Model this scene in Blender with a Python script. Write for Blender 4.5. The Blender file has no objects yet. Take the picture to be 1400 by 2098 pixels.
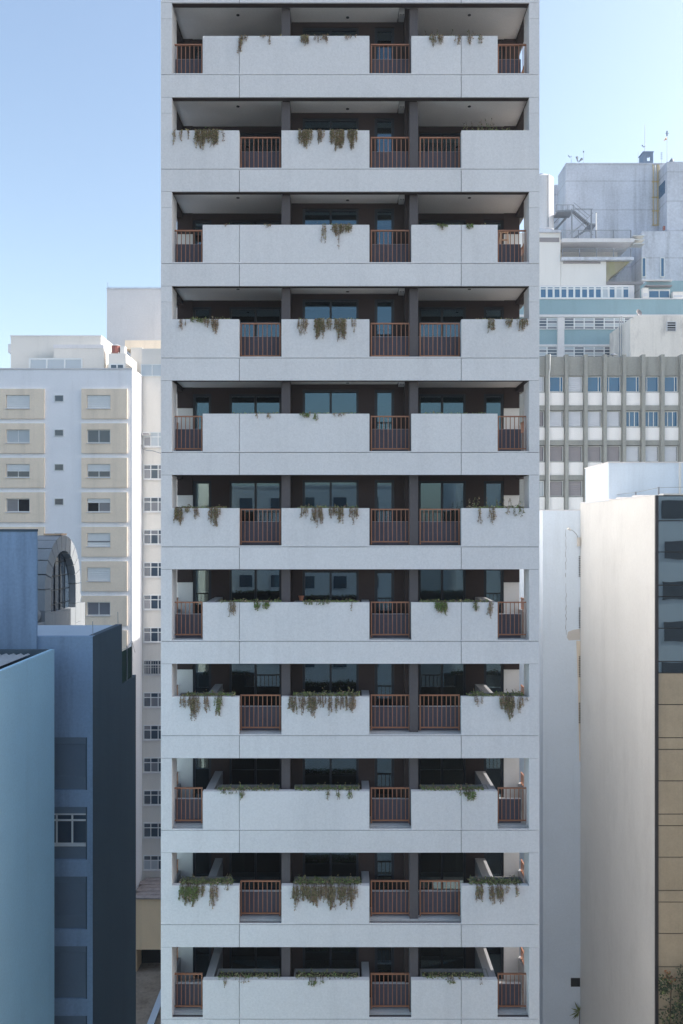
import bpy, math, random
from mathutils import Vector
random.seed(7)
SC = bpy.context.scene
COL = SC.collection
CAMZ = 39.0; F = 1632.0; VX, VY = 700.0, 1087.0

# ------------------------------------------------------------------ camera, sky, sun, exposure
cd = bpy.data.cameras.new("camera"); cam = bpy.data.objects.new("camera", cd); COL.objects.link(cam)
cam.location = (0, 0, CAMZ); cam.rotation_euler = (math.radians(90), 0, 0)
cd.sensor_fit = 'HORIZONTAL'; cd.sensor_width = 24.0; cd.lens = F / 1400 * 24.0
cd.shift_y = 38.0 / 1400; cd.clip_start = 0.1; cd.clip_end = 6000
SC.camera = cam

SUN_EL, SUN_PHI = 36.2, 8.0          # elevation; angle from +x towards +y
world = bpy.data.worlds.new("World"); SC.world = world; world.use_nodes = True
wn = world.node_tree.nodes; wl = world.node_tree.links
for n in list(wn): wn.remove(n)
sky = wn.new("ShaderNodeTexSky"); sky.sky_type = 'NISHITA'; sky.sun_disc = False
sky.sun_elevation = math.radians(SUN_EL); sky.sun_rotation = math.radians(90 - SUN_PHI)
sky.altitude = 760; sky.air_density = 1.3; sky.dust_density = 4.0; sky.ozone_density = 0.0
bg = wn.new("ShaderNodeBackground"); bg.inputs[1].default_value = 0.102
wo = wn.new("ShaderNodeOutputWorld"); wl.new(sky.outputs[0], bg.inputs[0]); wl.new(bg.outputs[0], wo.inputs[0])

sd = bpy.data.lights.new("sun", 'SUN'); sd.energy = 2.5; sd.angle = math.radians(0.53); sd.color = (1, 0.96, 0.90)
sun = bpy.data.objects.new("sun", sd); COL.objects.link(sun)
ce = math.cos(math.radians(SUN_EL))
sdir = Vector((ce * math.cos(math.radians(SUN_PHI)), ce * math.sin(math.radians(SUN_PHI)), math.sin(math.radians(SUN_EL))))
sun.rotation_euler = sdir.to_track_quat('Z', 'Y').to_euler(); sun.location = (60, 10, 120)

SC.view_settings.view_transform = 'Standard'; SC.view_settings.look = 'None'
SC.view_settings.gamma = 1.0; SC.view_settings.use_curve_mapping = False
SC.view_settings.exposure = 1.45
SC.cycles.max_bounces = 8; SC.cycles.diffuse_bounces = 5; SC.cycles.transparent_max_bounces = 12

# ------------------------------------------------------------------ helpers
def X(px, d): return (px - VX) / F * d
def Z(py, d): return CAMZ + (VY - py) / F * d

W = {}
def E(name, label, cat, loc=(0, 0, 0), group=None):
    o = bpy.data.objects.new(name, None); COL.objects.link(o); o.location = loc
    o.empty_display_size = 0.5
    o["label"] = label; o["category"] = cat
    if group: o["group"] = group
    W[o.name] = Vector(loc); return o

def link(name, me, parent, loc):
    o = bpy.data.objects.new(name, me); COL.objects.link(o)
    base = W[parent.name] if parent is not None else Vector((0, 0, 0))
    if parent is not None: o.parent = parent
    o.location = Vector(loc) - base
    W[o.name] = Vector(loc); return o

def tag(o, label, cat, group=None, kind=None):
    if label: o["label"] = label
    if cat: o["category"] = cat
    if group: o["group"] = group
    if kind: o["kind"] = kind
    return o

_cache = {}
def box(name, parent, mat, x0, x1, y0, y1, z0, z1):
    sx, sy, sz = x1 - x0, y1 - y0, z1 - z0
    key = (round(sx, 3), round(sy, 3), round(sz, 3), mat.name)
    me = _cache.get(key)
    if me is None:
        a, b, c = sx / 2, sy / 2, sz / 2
        v = [(-a, -b, -c), (a, -b, -c), (a, b, -c), (-a, b, -c), (-a, -b, c), (a, -b, c), (a, b, c), (-a, b, c)]
        f = [(0, 3, 2, 1), (4, 5, 6, 7), (0, 1, 5, 4), (1, 2, 6, 5), (2, 3, 7, 6), (3, 0, 4, 7)]
        me = bpy.data.meshes.new(name); me.from_pydata(v, [], f); me.materials.append(mat); _cache[key] = me
    return link(name, me, parent, ((x0 + x1) / 2, (y0 + y1) / 2, (z0 + z1) / 2))

class MB:
    def __init__(s): s.v = []; s.f = []; s.m = []
    def poly(s, pts, m=0):
        n = len(s.v); s.v += [tuple(p) for p in pts]; s.f.append(tuple(range(n, n + len(pts)))); s.m.append(m)
    def box(s, x0, x1, y0, y1, z0, z1, m=0):
        n = len(s.v)
        s.v += [(x0, y0, z0), (x1, y0, z0), (x1, y1, z0), (x0, y1, z0), (x0, y0, z1), (x1, y0, z1), (x1, y1, z1), (x0, y1, z1)]
        for q in ((0, 3, 2, 1), (4, 5, 6, 7), (0, 1, 5, 4), (1, 2, 6, 5), (2, 3, 7, 6), (3, 0, 4, 7)):
            s.f.append(tuple(n + i for i in q)); s.m.append(m)
    def tube(s, pts, r, seg=6, m=0, cap=True):
        pts = [Vector(p) for p in pts]; n0 = len(s.v)
        for i, p in enumerate(pts):
            t = (pts[min(i + 1, len(pts) - 1)] - pts[max(i - 1, 0)])
            if t.length < 1e-9: t = Vector((0, 0, 1))
            t.normalize(); a = t.orthogonal().normalized(); b = t.cross(a)
            rr = r[i] if isinstance(r, (list, tuple)) else r
            for k in range(seg):
                an = 2 * math.pi * k / seg; s.v.append(tuple(p + a * math.cos(an) * rr + b * math.sin(an) * rr))
        for i in range(len(pts) - 1):
            for k in range(seg):
                k2 = (k + 1) % seg
                s.f.append((n0 + i * seg + k, n0 + i * seg + k2, n0 + (i + 1) * seg + k2, n0 + (i + 1) * seg + k)); s.m.append(m)
        if cap:
            s.f.append(tuple(n0 + k for k in reversed(range(seg)))); s.m.append(m)
            e = n0 + (len(pts) - 1) * seg; s.f.append(tuple(e + k for k in range(seg))); s.m.append(m)
    def prism(s, pts, y0, y1, m=0):
        """pts: (x, z) outline counter-clockwise seen from -y"""
        n = len(pts); n0 = len(s.v)
        s.v += [(p[0], y0, p[1]) for p in pts] + [(p[0], y1, p[1]) for p in pts]
        s.f.append(tuple(range(n0, n0 + n))); s.m.append(m)
        s.f.append(tuple(reversed(range(n0 + n, n0 + 2 * n)))); s.m.append(m)
        for i in range(n):
            j = (i + 1) % n; s.f.append((n0 + i, n0 + n + i, n0 + n + j, n0 + j)); s.m.append(m)
    def build(s, name, mats, parent=None, loc=(0, 0, 0), smooth=False):
        L = Vector(loc)
        me = bpy.data.meshes.new(name); me.from_pydata([tuple(Vector(p) - L) for p in s.v], [], s.f)
        for mm in (mats if isinstance(mats, (list, tuple)) else [mats]): me.materials.append(mm)
        me.polygons.foreach_set("material_index", s.m)
        if smooth: me.polygons.foreach_set("use_smooth", [True] * len(s.f))
        me.update()
        return link(name, me, parent, loc)

# ------------------------------------------------------------------ materials
def new_mat(name):
    m = bpy.data.materials.new(name); m.use_nodes = True
    nt = m.node_tree; return m, nt, nt.nodes["Principled BSDF"]

def nmath(nt, op, a, b=None):
    n = nt.nodes.new("ShaderNodeMath"); n.operation = op
    for i, v in enumerate((a, b)):
        if v is None: continue
        if isinstance(v, (int, float)): n.inputs[i].default_value = v
        else: nt.links.new(v, n.inputs[i])
    return n.outputs[0]

def noise(nt, pos, scale, detail=3.0, stretch=None, rough=0.55):
    if stretch:
        mp = nt.nodes.new("ShaderNodeMapping"); nt.links.new(pos, mp.inputs[0]); mp.inputs[3].default_value = stretch; pos = mp.outputs[0]
    n = nt.nodes.new("ShaderNodeTexNoise"); nt.links.new(pos, n.inputs["Vector"])
    n.inputs["Scale"].default_value = scale; n.inputs["Detail"].default_value = detail; n.inputs["Roughness"].default_value = rough
    return n.outputs["Fac"]

def ramp(nt, v, lo, hi):
    n = nt.nodes.new("ShaderNodeMapRange"); nt.links.new(v, n.inputs[0])
    n.inputs[1].default_value = lo; n.inputs[2].default_value = hi; n.clamp = True
    return n.outputs[0]

def wall(name, rgb, var=0.08, scale=0.35, grain=0.06, gscale=14.0, streak=0.0, sscale=1.0, stain=0.0, rough=0.88, bump=0.15, spec=0.25, stain_rgb=None, band=None, prand=0.0):
    m, nt, b = new_mat(name)
    g = nt.nodes.new("ShaderNodeNewGeometry").outputs["Position"]
    v = nmath(nt, 'MULTIPLY', nmath(nt, 'SUBTRACT', noise(nt, g, scale, 4), 0.5), var * 3)
    gr = noise(nt, g, gscale, 2)
    v = nmath(nt, 'ADD', v, nmath(nt, 'MULTIPLY', nmath(nt, 'SUBTRACT', gr, 0.5), grain * 3))
    v = nmath(nt, 'ADD', v, 1.0)
    if streak:
        s = ramp(nt, noise(nt, g, sscale, 5, (1.0, 1.0, 0.07), 0.65), 0.50, 0.72)
        v = nmath(nt, 'SUBTRACT', v, nmath(nt, 'MULTIPLY', s, streak))
    if prand:
        oi = nt.nodes.new("ShaderNodeObjectInfo"); v = nmath(nt, 'ADD', v, nmath(nt, 'MULTIPLY', nmath(nt, 'SUBTRACT', oi.outputs["Random"], 0.5), prand))
    if band:    # board marks / pour lines: (period m, strength)
        sx = nt.nodes.new("ShaderNodeSeparateXYZ"); nt.links.new(g, sx.inputs[0])
        fr = nmath(nt, 'FRACT', nmath(nt, 'DIVIDE', sx.outputs[2], band[0]))
        ln = nmath(nt, 'LESS_THAN', fr, 0.05)
        v = nmath(nt, 'SUBTRACT', v, nmath(nt, 'MULTIPLY', ln, band[1]))
    sc = nt.nodes.new("ShaderNodeVectorMath"); sc.operation = 'SCALE'
    sc.inputs[0].default_value = rgb; nt.links.new(v, sc.inputs["Scale"])
    out = sc.outputs[0]
    if stain:
        mx = nt.nodes.new("ShaderNodeMix"); mx.data_type = 'RGBA'
        f = nmath(nt, 'MULTIPLY', ramp(nt, noise(nt, g, 0.5, 6, (1, 1, 0.35), 0.7), 0.52, 0.70), stain)
        nt.links.new(f, mx.inputs[0]); nt.links.new(out, mx.inputs[6])
        mx.inputs[7].default_value = (*(stain_rgb or tuple(c * 0.4 for c in rgb)), 1); out = mx.outputs[2]
    nt.links.new(out, b.inputs["Base Color"])
    b.inputs["Roughness"].default_value = rough; b.inputs["Specular IOR Level"].default_value = spec
    if bump:
        bp = nt.nodes.new("ShaderNodeBump"); bp.inputs["Strength"].default_value = bump; bp.inputs["Distance"].default_value = 0.02
        nt.links.new(gr, bp.inputs["Height"]); nt.links.new(bp.outputs[0], b.inputs["Normal"])
    return m

def paint(name, rgb, rough=0.5, metal=0.0, spec=0.4, var=0.05):
    m, nt, b = new_mat(name)
    g = nt.nodes.new("ShaderNodeNewGeometry").outputs["Position"]
    v = nmath(nt, 'ADD', nmath(nt, 'MULTIPLY', nmath(nt, 'SUBTRACT', noise(nt, g, 2.5, 4), 0.5), var * 3), 1.0)
    sc = nt.nodes.new("ShaderNodeVectorMath"); sc.operation = 'SCALE'; sc.inputs[0].default_value = rgb
    nt.links.new(v, sc.inputs["Scale"]); nt.links.new(sc.outputs[0], b.inputs["Base Color"])
    b.inputs["Roughness"].default_value = rough; b.inputs["Metallic"].default_value = metal; b.inputs["Specular IOR Level"].default_value = spec
    return m

def clear_glass(name, tint=(0.45, 0.52, 0.55), ior=2.05, wave=0.0):
    m, nt, b = new_mat(name); nt.nodes.remove(b)
    tr = nt.nodes.new("ShaderNodeBsdfTransparent"); tr.inputs[0].default_value = (*tint, 1)
    gl = nt.nodes.new("ShaderNodeBsdfGlossy"); gl.inputs["Roughness"].default_value = 0.012; gl.inputs[0].default_value = (0.55, 0.82, 1, 1)
    fr = nt.nodes.new("ShaderNodeFresnel"); fr.inputs[0].default_value = ior
    if wave:
        g = nt.nodes.new("ShaderNodeNewGeometry").outputs["Position"]
        bp = nt.nodes.new("ShaderNodeBump"); bp.inputs["Strength"].default_value = wave; bp.inputs["Distance"].default_value = 0.05
        nt.links.new(noise(nt, g, 0.7, 1), bp.inputs["Height"]); nt.links.new(bp.outputs[0], gl.inputs["Normal"])
    mx = nt.nodes.new("ShaderNodeMixShader"); nt.links.new(fr.outputs[0], mx.inputs[0])
    nt.links.new(tr.outputs[0], mx.inputs[1]); nt.links.new(gl.outputs[0], mx.inputs[2])
    nt.links.new(mx.outputs[0], nt.nodes["Material Output"].inputs[0])
    return m

def dark_glass(name, rgb=(0.03, 0.05, 0.08), rough=0.04, spec=0.9, wave=0.0, metal=0.0):
    m, nt, b = new_mat(name)
    b.inputs["Base Color"].default_value = (*rgb, 1); b.inputs["Roughness"].default_value = rough
    b.inputs["Specular IOR Level"].default_value = spec; b.inputs["Metallic"].default_value = metal
    if wave:
        g = nt.nodes.new("ShaderNodeNewGeometry").outputs["Position"]
        bp = nt.nodes.new("ShaderNodeBump"); bp.inputs["Strength"].default_value = wave; bp.inputs["Distance"].default_value = 0.08
        nt.links.new(noise(nt, g, 0.55, 1), bp.inputs["Height"]); nt.links.new(bp.outputs[0], b.inputs["Normal"])
    return m

def leaf(name, rgb):
    m, nt, b = new_mat(name)
    oi = nt.nodes.new("ShaderNodeNewGeometry")
    v = nmath(nt, 'ADD', nmath(nt, 'MULTIPLY', oi.outputs["Random Per Island"], 0.9), 0.5)
    sc = nt.nodes.new("ShaderNodeVectorMath"); sc.operation = 'SCALE'; sc.inputs[0].default_value = rgb
    nt.links.new(v, sc.inputs["Scale"]); nt.links.new(sc.outputs[0], b.inputs["Base Color"])
    b.inputs["Roughness"].default_value = 0.6; b.inputs["Specular IOR Level"].default_value = 0.3
    return m

M = dict(
    stucco=wall("tower_stucco", (0.695, 0.69, 0.70), var=0.035, scale=0.5, grain=0.08, gscale=18, streak=0.06, sscale=1.6, bump=0.2, prand=0.05),
    joint=wall("joint_backing", (0.10, 0.10, 0.10), grain=0.02),
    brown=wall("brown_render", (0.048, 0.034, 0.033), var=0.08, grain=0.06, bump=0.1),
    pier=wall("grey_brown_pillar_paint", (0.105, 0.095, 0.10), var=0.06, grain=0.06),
    greywall=wall("grey_balcony_wall", (0.32, 0.32, 0.335), var=0.05, grain=0.05),
    white=wall("white_wall_paint", (0.72, 0.70, 0.67), var=0.03, grain=0.03),
    ceil=wall("balcony_ceiling_paint", (0.91, 0.89, 0.86), var=0.07, scale=0.7, grain=0.04),
    floor=wall("balcony_floor_screed", (0.58, 0.58, 0.57), var=0.12, scale=1.5, grain=0.08),
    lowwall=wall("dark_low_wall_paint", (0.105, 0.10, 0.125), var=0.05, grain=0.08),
    frame=paint("dark_window_frame", (0.012, 0.018, 0.028), 0.4),
    rail=paint("rust_brown_railing_paint", (0.36, 0.165, 0.095), 0.5),
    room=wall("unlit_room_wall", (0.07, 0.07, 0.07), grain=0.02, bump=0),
    curtain=wall("beige_curtain", (0.62, 0.56, 0.42), var=0.05, grain=0.03, bump=0),
    blind=wall("grey_roller_blind", (0.52, 0.53, 0.50), var=0.05, grain=0.03, bump=0),
    glass=clear_glass("tower_window_glass"),
    soil=wall("planter_soil", (0.06, 0.05, 0.035), var=0.2, grain=0.2),
    trough=wall("planter_trough", (0.20, 0.20, 0.20), var=0.08),
    vent=paint("vent_plastic", (0.55, 0.55, 0.55)),
    ventdark=paint("vent_slot_dark", (0.05, 0.05, 0.05)),
    leaf_g=leaf("leaf_green", (0.17, 0.21, 0.08)),
    leaf_o=leaf("leaf_olive", (0.31, 0.275, 0.14)),
    leaf_b=leaf("leaf_brown", (0.34, 0.24, 0.175)),
    leaf_l=leaf("leaf_light_green", (0.20, 0.31, 0.08)),
    leaf_d=leaf("leaf_dark_green", (0.035, 0.06, 0.028)), leaf_r=leaf("leaf_russet", (0.20, 0.085, 0.035)),
    stem=paint("dry_stem", (0.12, 0.075, 0.055), 0.8),
    tanw=wall("tan_block_grey_render", (0.93, 0.93, 0.95), var=0.06, grain=0.05, gscale=8, streak=0.10, sscale=0.7),
    yellow=wall("tan_panel_render", (0.93, 0.79, 0.63), var=0.06, grain=0.05, gscale=8, streak=0.12, sscale=1.0),
    offwhite=wall("off_white_render", (0.74, 0.71, 0.66), var=0.05, grain=0.04, gscale=8, streak=0.08),
    pale=wall("pale_grey_render", (0.70, 0.69, 0.70), var=0.06, grain=0.06, gscale=6, streak=0.08),
    whitepaint=wall("white_paint_render", (0.80, 0.78, 0.75), var=0.04, grain=0.03, streak=0.06),
    shutter=paint("white_roller_shutter", (0.74, 0.76, 0.76), 0.5),
    wframe=paint("white_aluminium_frame", (0.72, 0.74, 0.74), 0.4),
    pane=dark_glass("far_window_glass", (0.05, 0.075, 0.11)),
    pane_b=dark_glass("blue_far_window_glass", (0.025, 0.12, 0.24)),
    pane_c=dark_glass("curtained_window_glass", (0.45, 0.50, 0.54), 0.15, 0.6),
    pane_g=dark_glass("grey_window_glass", (0.20, 0.21, 0.24), 0.1, 0.7),
    dark=paint("dark_void", (0.015, 0.015, 0.018), 0.9),
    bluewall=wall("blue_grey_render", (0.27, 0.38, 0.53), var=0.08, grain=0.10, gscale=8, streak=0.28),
    sidewall=wall("dark_grey_and_shade_render", (0.075, 0.11, 0.14), var=0.07, grain=0.06, gscale=10, streak=0.08),  # shade of the side turned to the tower put into the colour
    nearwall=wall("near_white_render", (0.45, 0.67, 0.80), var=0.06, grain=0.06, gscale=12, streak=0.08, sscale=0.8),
    roofcoat=wall("pale_blue_roof_coat", (0.50, 0.58, 0.66), var=0.08, grain=0.05, streak=0.0),
    shutter_d=paint("grey_roller_shutter", (0.15, 0.21, 0.28), 0.5),
    corrug=paint("corrugated_sheet", (0.46, 0.48, 0.50), 0.6, var=0.15),
    net=wall("green_shade_net", (0.012, 0.045, 0.035), grain=0.1),
    stone=wall("arch_stone", (0.30, 0.32, 0.34), var=0.08, grain=0.06, streak=0.10, sscale=1.5),
    cream=wall("cream_wall_render", (0.67, 0.67, 0.65), var=0.07, scale=0.3, grain=0.04, gscale=10, streak=0.06, sscale=0.5, stain=0.14),
    firewall=wall("white_firewall_render", (0.65, 0.73, 0.81), var=0.06, grain=0.04, gscale=10, streak=0.14, sscale=0.6),
    patch=wall("bare_cement_patch", (0.56, 0.53, 0.49), var=0.1),
    ochre=wall("ochre_rust_stain", (0.74, 0.66, 0.54), var=0.10, streak=0.25, sscale=3),
    crack=paint("dark_crack", (0.30, 0.31, 0.33), 0.9),
    cw_glass=dark_glass("curtain_wall_glass", (0.15, 0.22, 0.28), 0.012, 0.5, wave=0.07, metal=0.85),
    cw_beige=wall("beige_reflection_panel", (0.33, 0.28, 0.20), var=0.14, scale=0.9, grain=0.08, streak=0.12, rough=0.25, spec=0.6, bump=0.05),
    cw_frame=paint("black_mullion", (0.02, 0.02, 0.025), 0.4),
    conc=wall("raw_concrete", (0.60, 0.63, 0.70), var=0.16, scale=0.25, grain=0.12, gscale=4, streak=0.34, sscale=0.6, band=(3.6, 0.16)),  # base lightened to carry the distance haze in its colour
    gridconc=wall("grid_block_concrete", (0.30, 0.305, 0.285), var=0.08, grain=0.10, gscale=7, streak=0.2),
    gridpanel=wall("grid_block_panel", (0.86, 0.84, 0.82), var=0.04, grain=0.05, streak=0.06),
    slat_l=paint("pale_blind_slat", (0.58, 0.60, 0.64), 0.5),
    slat_d=paint("grey_brown_blind_slat", (0.28, 0.26, 0.27), 0.6),
    green=wall("sea_green_render", (0.27, 0.40, 0.45), var=0.05, grain=0.05, gscale=6, streak=0.10),
    tankw=wall("stained_cream_render", (0.76, 0.72, 0.67), var=0.08, grain=0.05, gscale=5, streak=0.15, stain=0.75, stain_rgb=(0.36, 0.34, 0.33)),
    steel=paint("grey_steel", (0.26, 0.28, 0.31), 0.5, 0.3),
    silver=paint("pale_galvanised_steel", (0.62, 0.62, 0.60), 0.4, 0.2),
    pipe=paint("ochre_pipe", (0.55, 0.42, 0.20), 0.6),
    red=paint("red_paint", (0.30, 0.11, 0.09), 0.5),
    navy=paint("blue_grey_metal", (0.16, 0.22, 0.31), 0.5),
    moss=wall("mossy_soffit", (0.34, 0.31, 0.22), var=0.2, scale=0.9, grain=0.1, streak=0.2, stain=0.5, stain_rgb=(0.30, 0.33, 0.10)),
    wood=paint("pale_wood", (0.62, 0.42, 0.28), 0.6, var=0.1),
    bluep=paint("blue_plastic", (0.03, 0.12, 0.40), 0.4),
    tile=paint("weathered_roof_tile", (0.40, 0.34, 0.32), 0.85, var=0.25),
    housew=wall("ochre_house_render", (0.92, 0.68, 0.44), var=0.08, grain=0.06, streak=0.12),
    dirt=wall("bare_earth", (0.28, 0.23, 0.18), var=0.3, scale=0.6, grain=0.2, gscale=4, stain=0.7, stain_rgb=(0.12, 0.08, 0.055)),
    asphalt=wall("paving", (0.06, 0.058, 0.055), var=0.15, grain=0.1),
    terracotta=paint("terracotta", (0.42, 0.16, 0.09), 0.8),
    bark=paint("bark", (0.09, 0.065, 0.045), 0.9, var=0.2),
)

# ------------------------------------------------------------------ generic window: a part with panes as sub-parts
_wcache = {}
def window(parent, x0, x1, z0, z1, y, cols=2, rows=(1.0,), fw=0.06, dep=0.08, frame=None, panes=None, name="window", pane_off=0.03, colw=None):
    """front plane at y; the frame is a lattice; panes are children"""
    frame = frame or M['wframe']; w, h = x1 - x0, z1 - z0
    colw = colw or [1.0 / cols] * cols
    key = (round(w, 3), round(h, 3), tuple(colw), tuple(rows), fw, dep, frame.name)
    xs = [0]
    for c in colw: xs.append(xs[-1] + c)
    zs = [0]
    for r in rows: zs.append(zs[-1] + r)
    me = _wcache.get(key)
    if me is None:
        b = MB()
        for i, t in enumerate(xs):
            c = -w / 2 + t * w; c = min(max(c, -w / 2 + fw / 2), w / 2 - fw / 2)
            b.box(c - fw / 2, c + fw / 2, 0, dep, -h / 2, h / 2)
        for i in range(len(colw)):
            a0 = -w / 2 + xs[i] * w + (fw if i == 0 else fw / 2); a1 = -w / 2 + xs[i + 1] * w - (fw if i == len(colw) - 1 else fw / 2)
            for t in zs:
                c = h / 2 - t * h; c = min(max(c, -h / 2 + fw / 2), h / 2 - fw / 2)
                b.box(a0, a1, 0.002, dep - 0.002, c - fw / 2, c + fw / 2)
        me = bpy.data.meshes.new(name); me.from_pydata(b.v, [], b.f); me.materials.append(frame); _wcache[key] = me
    wo_ = link(name, me, parent, ((x0 + x1) / 2, y, (z0 + z1) / 2))
    k = 0
    for j in range(len(rows)):
        for i in range(len(colw)):
            pm = (panes[k % len(panes)] if isinstance(panes, (list, tuple)) else panes) or M['pane']; k += 1
            pa0 = x0 + xs[i] * w + fw * 0.4; pa1 = x0 + xs[i + 1] * w - fw * 0.4
            pz1 = z1 - zs[j] * h - fw * 0.4; pz0 = z1 - zs[j + 1] * h + fw * 0.4
            box("pane", wo_, pm, pa0, pa1, y + pane_off, y + pane_off + 0.012, pz0, pz1)
    return wo_

def slats(name, parent, mat, x0, x1, y, z0, z1, step, thick=0.02):
    """a louvred / roller blind: real slats, too fine to pick apart singly -> one part of kind stuff"""
    n = max(2, int(round((z1 - z0) / step))); st = (z1 - z0) / n
    b = MB()
    for i in range(n):
        a = z0 + i * st
        v = [(x0, y, a + 0.001), (x1, y, a + 0.001), (x1, y + thick, a + st * 0.92), (x0, y + thick, a + st * 0.92)]
        b.poly(v)
        b.poly([(x0, y + thick, a + st * 0.92), (x1, y + thick, a + st * 0.92), (x1, y, a + st + 0.001), (x0, y, a + st + 0.001)])
    o = b.build(name, mat, parent, ((x0 + x1) / 2, y, (z0 + z1) / 2)); o["kind"] = "stuff"; return o

# ------------------------------------------------------------------ ground
gb = MB(); gb.poly([(-900, -900, 0), (900, -900, 0), (900, 900, 0), (-900, 900, 0)])
g = gb.build("ground", M['asphalt']); g["kind"] = "structure"

# ------------------------------------------------------------------ the balcony tower
TF = 25.3; TX0, TX1 = -5.74, 6.29; TB = 54.3
PXM = F / TF
def zb(k): return CAMZ + (VY - (4.4 + 193.6 * k)) / PXM
OPEN, PAR = 1.064, 1.2326
JX0, JX1 = (490.5 - VX) / PXM, (945.5 - VX) / PXM
def tx(px): return (px - VX) / PXM
GAP = 0.009
tower = E("apartment_tower", "tall pale grey apartment tower with rust railings and planted balconies", "apartment tower", (0, TF, 0))
T = tower

# core and hidden storeys above and below
box("core_wall", T, M['stucco'], TX0 + 0.02, TX1 - 0.02, 29.0, TB, 0, CAMZ + 25)
zlow = zb(11) - OPEN - PAR
box("lower_wall", T, M['stucco'], TX0, TX1, TF + 0.04, 28.98, 0, zlow - 0.75)
box("upper_wall", T, M['stucco'], TX0, TX1, TF + 0.04, 28.98, zb(-1) + 0.0, CAMZ + 25)

BACK = 27.45; CB = 26.4
RAILD = 25.73
def railing(x0, x1, z0, z1, n):
    r = MB(); y0, y1 = RAILD - 0.02, RAILD + 0.02
    r.box(x0, x1, y0 - 0.01, y1 + 0.01, z1 - 0.04, z1)
    r.box(x0, x0 + 0.04, y0, y1, z0, z1 - 0.042); r.box(x1 - 0.04, x1, y0, y1, z0, z1 - 0.042)
    r.box(x0 + 0.042, x1 - 0.042, y0, y1, z0 + 0.07, z0 + 0.11)
    o = r.build("railing", M['rail'], T, ((x0 + x1) / 2, RAILD, z0))
    for i in range(1, n + 1):
        c = x0 + (x1 - x0) * i / (n + 1)
        box("baluster", o, M['rail'], c - 0.011, c + 0.011, RAILD - 0.011, RAILD + 0.011, z0 + 0.112, z1 - 0.042)
    return o

def side_rail(xa, y0, y1, z0, z1):
    r = MB()
    r.box(xa - 0.02, xa + 0.02, y0, y1, z1 - 0.04, z1); r.box(xa - 0.02, xa + 0.02, y0, y1, z0, z0 + 0.035)
    n = 7
    for i in range(n + 1):
        c = y0 + 0.02 + (y1 - y0 - 0.04) * i / n; r.box(xa - 0.015, xa + 0.015, c - 0.012, c + 0.012, z0 + 0.036, z1 - 0.042)
    return r.build("side_railing", M['rail'], T, (xa, (y0 + y1) / 2, z0))

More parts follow.
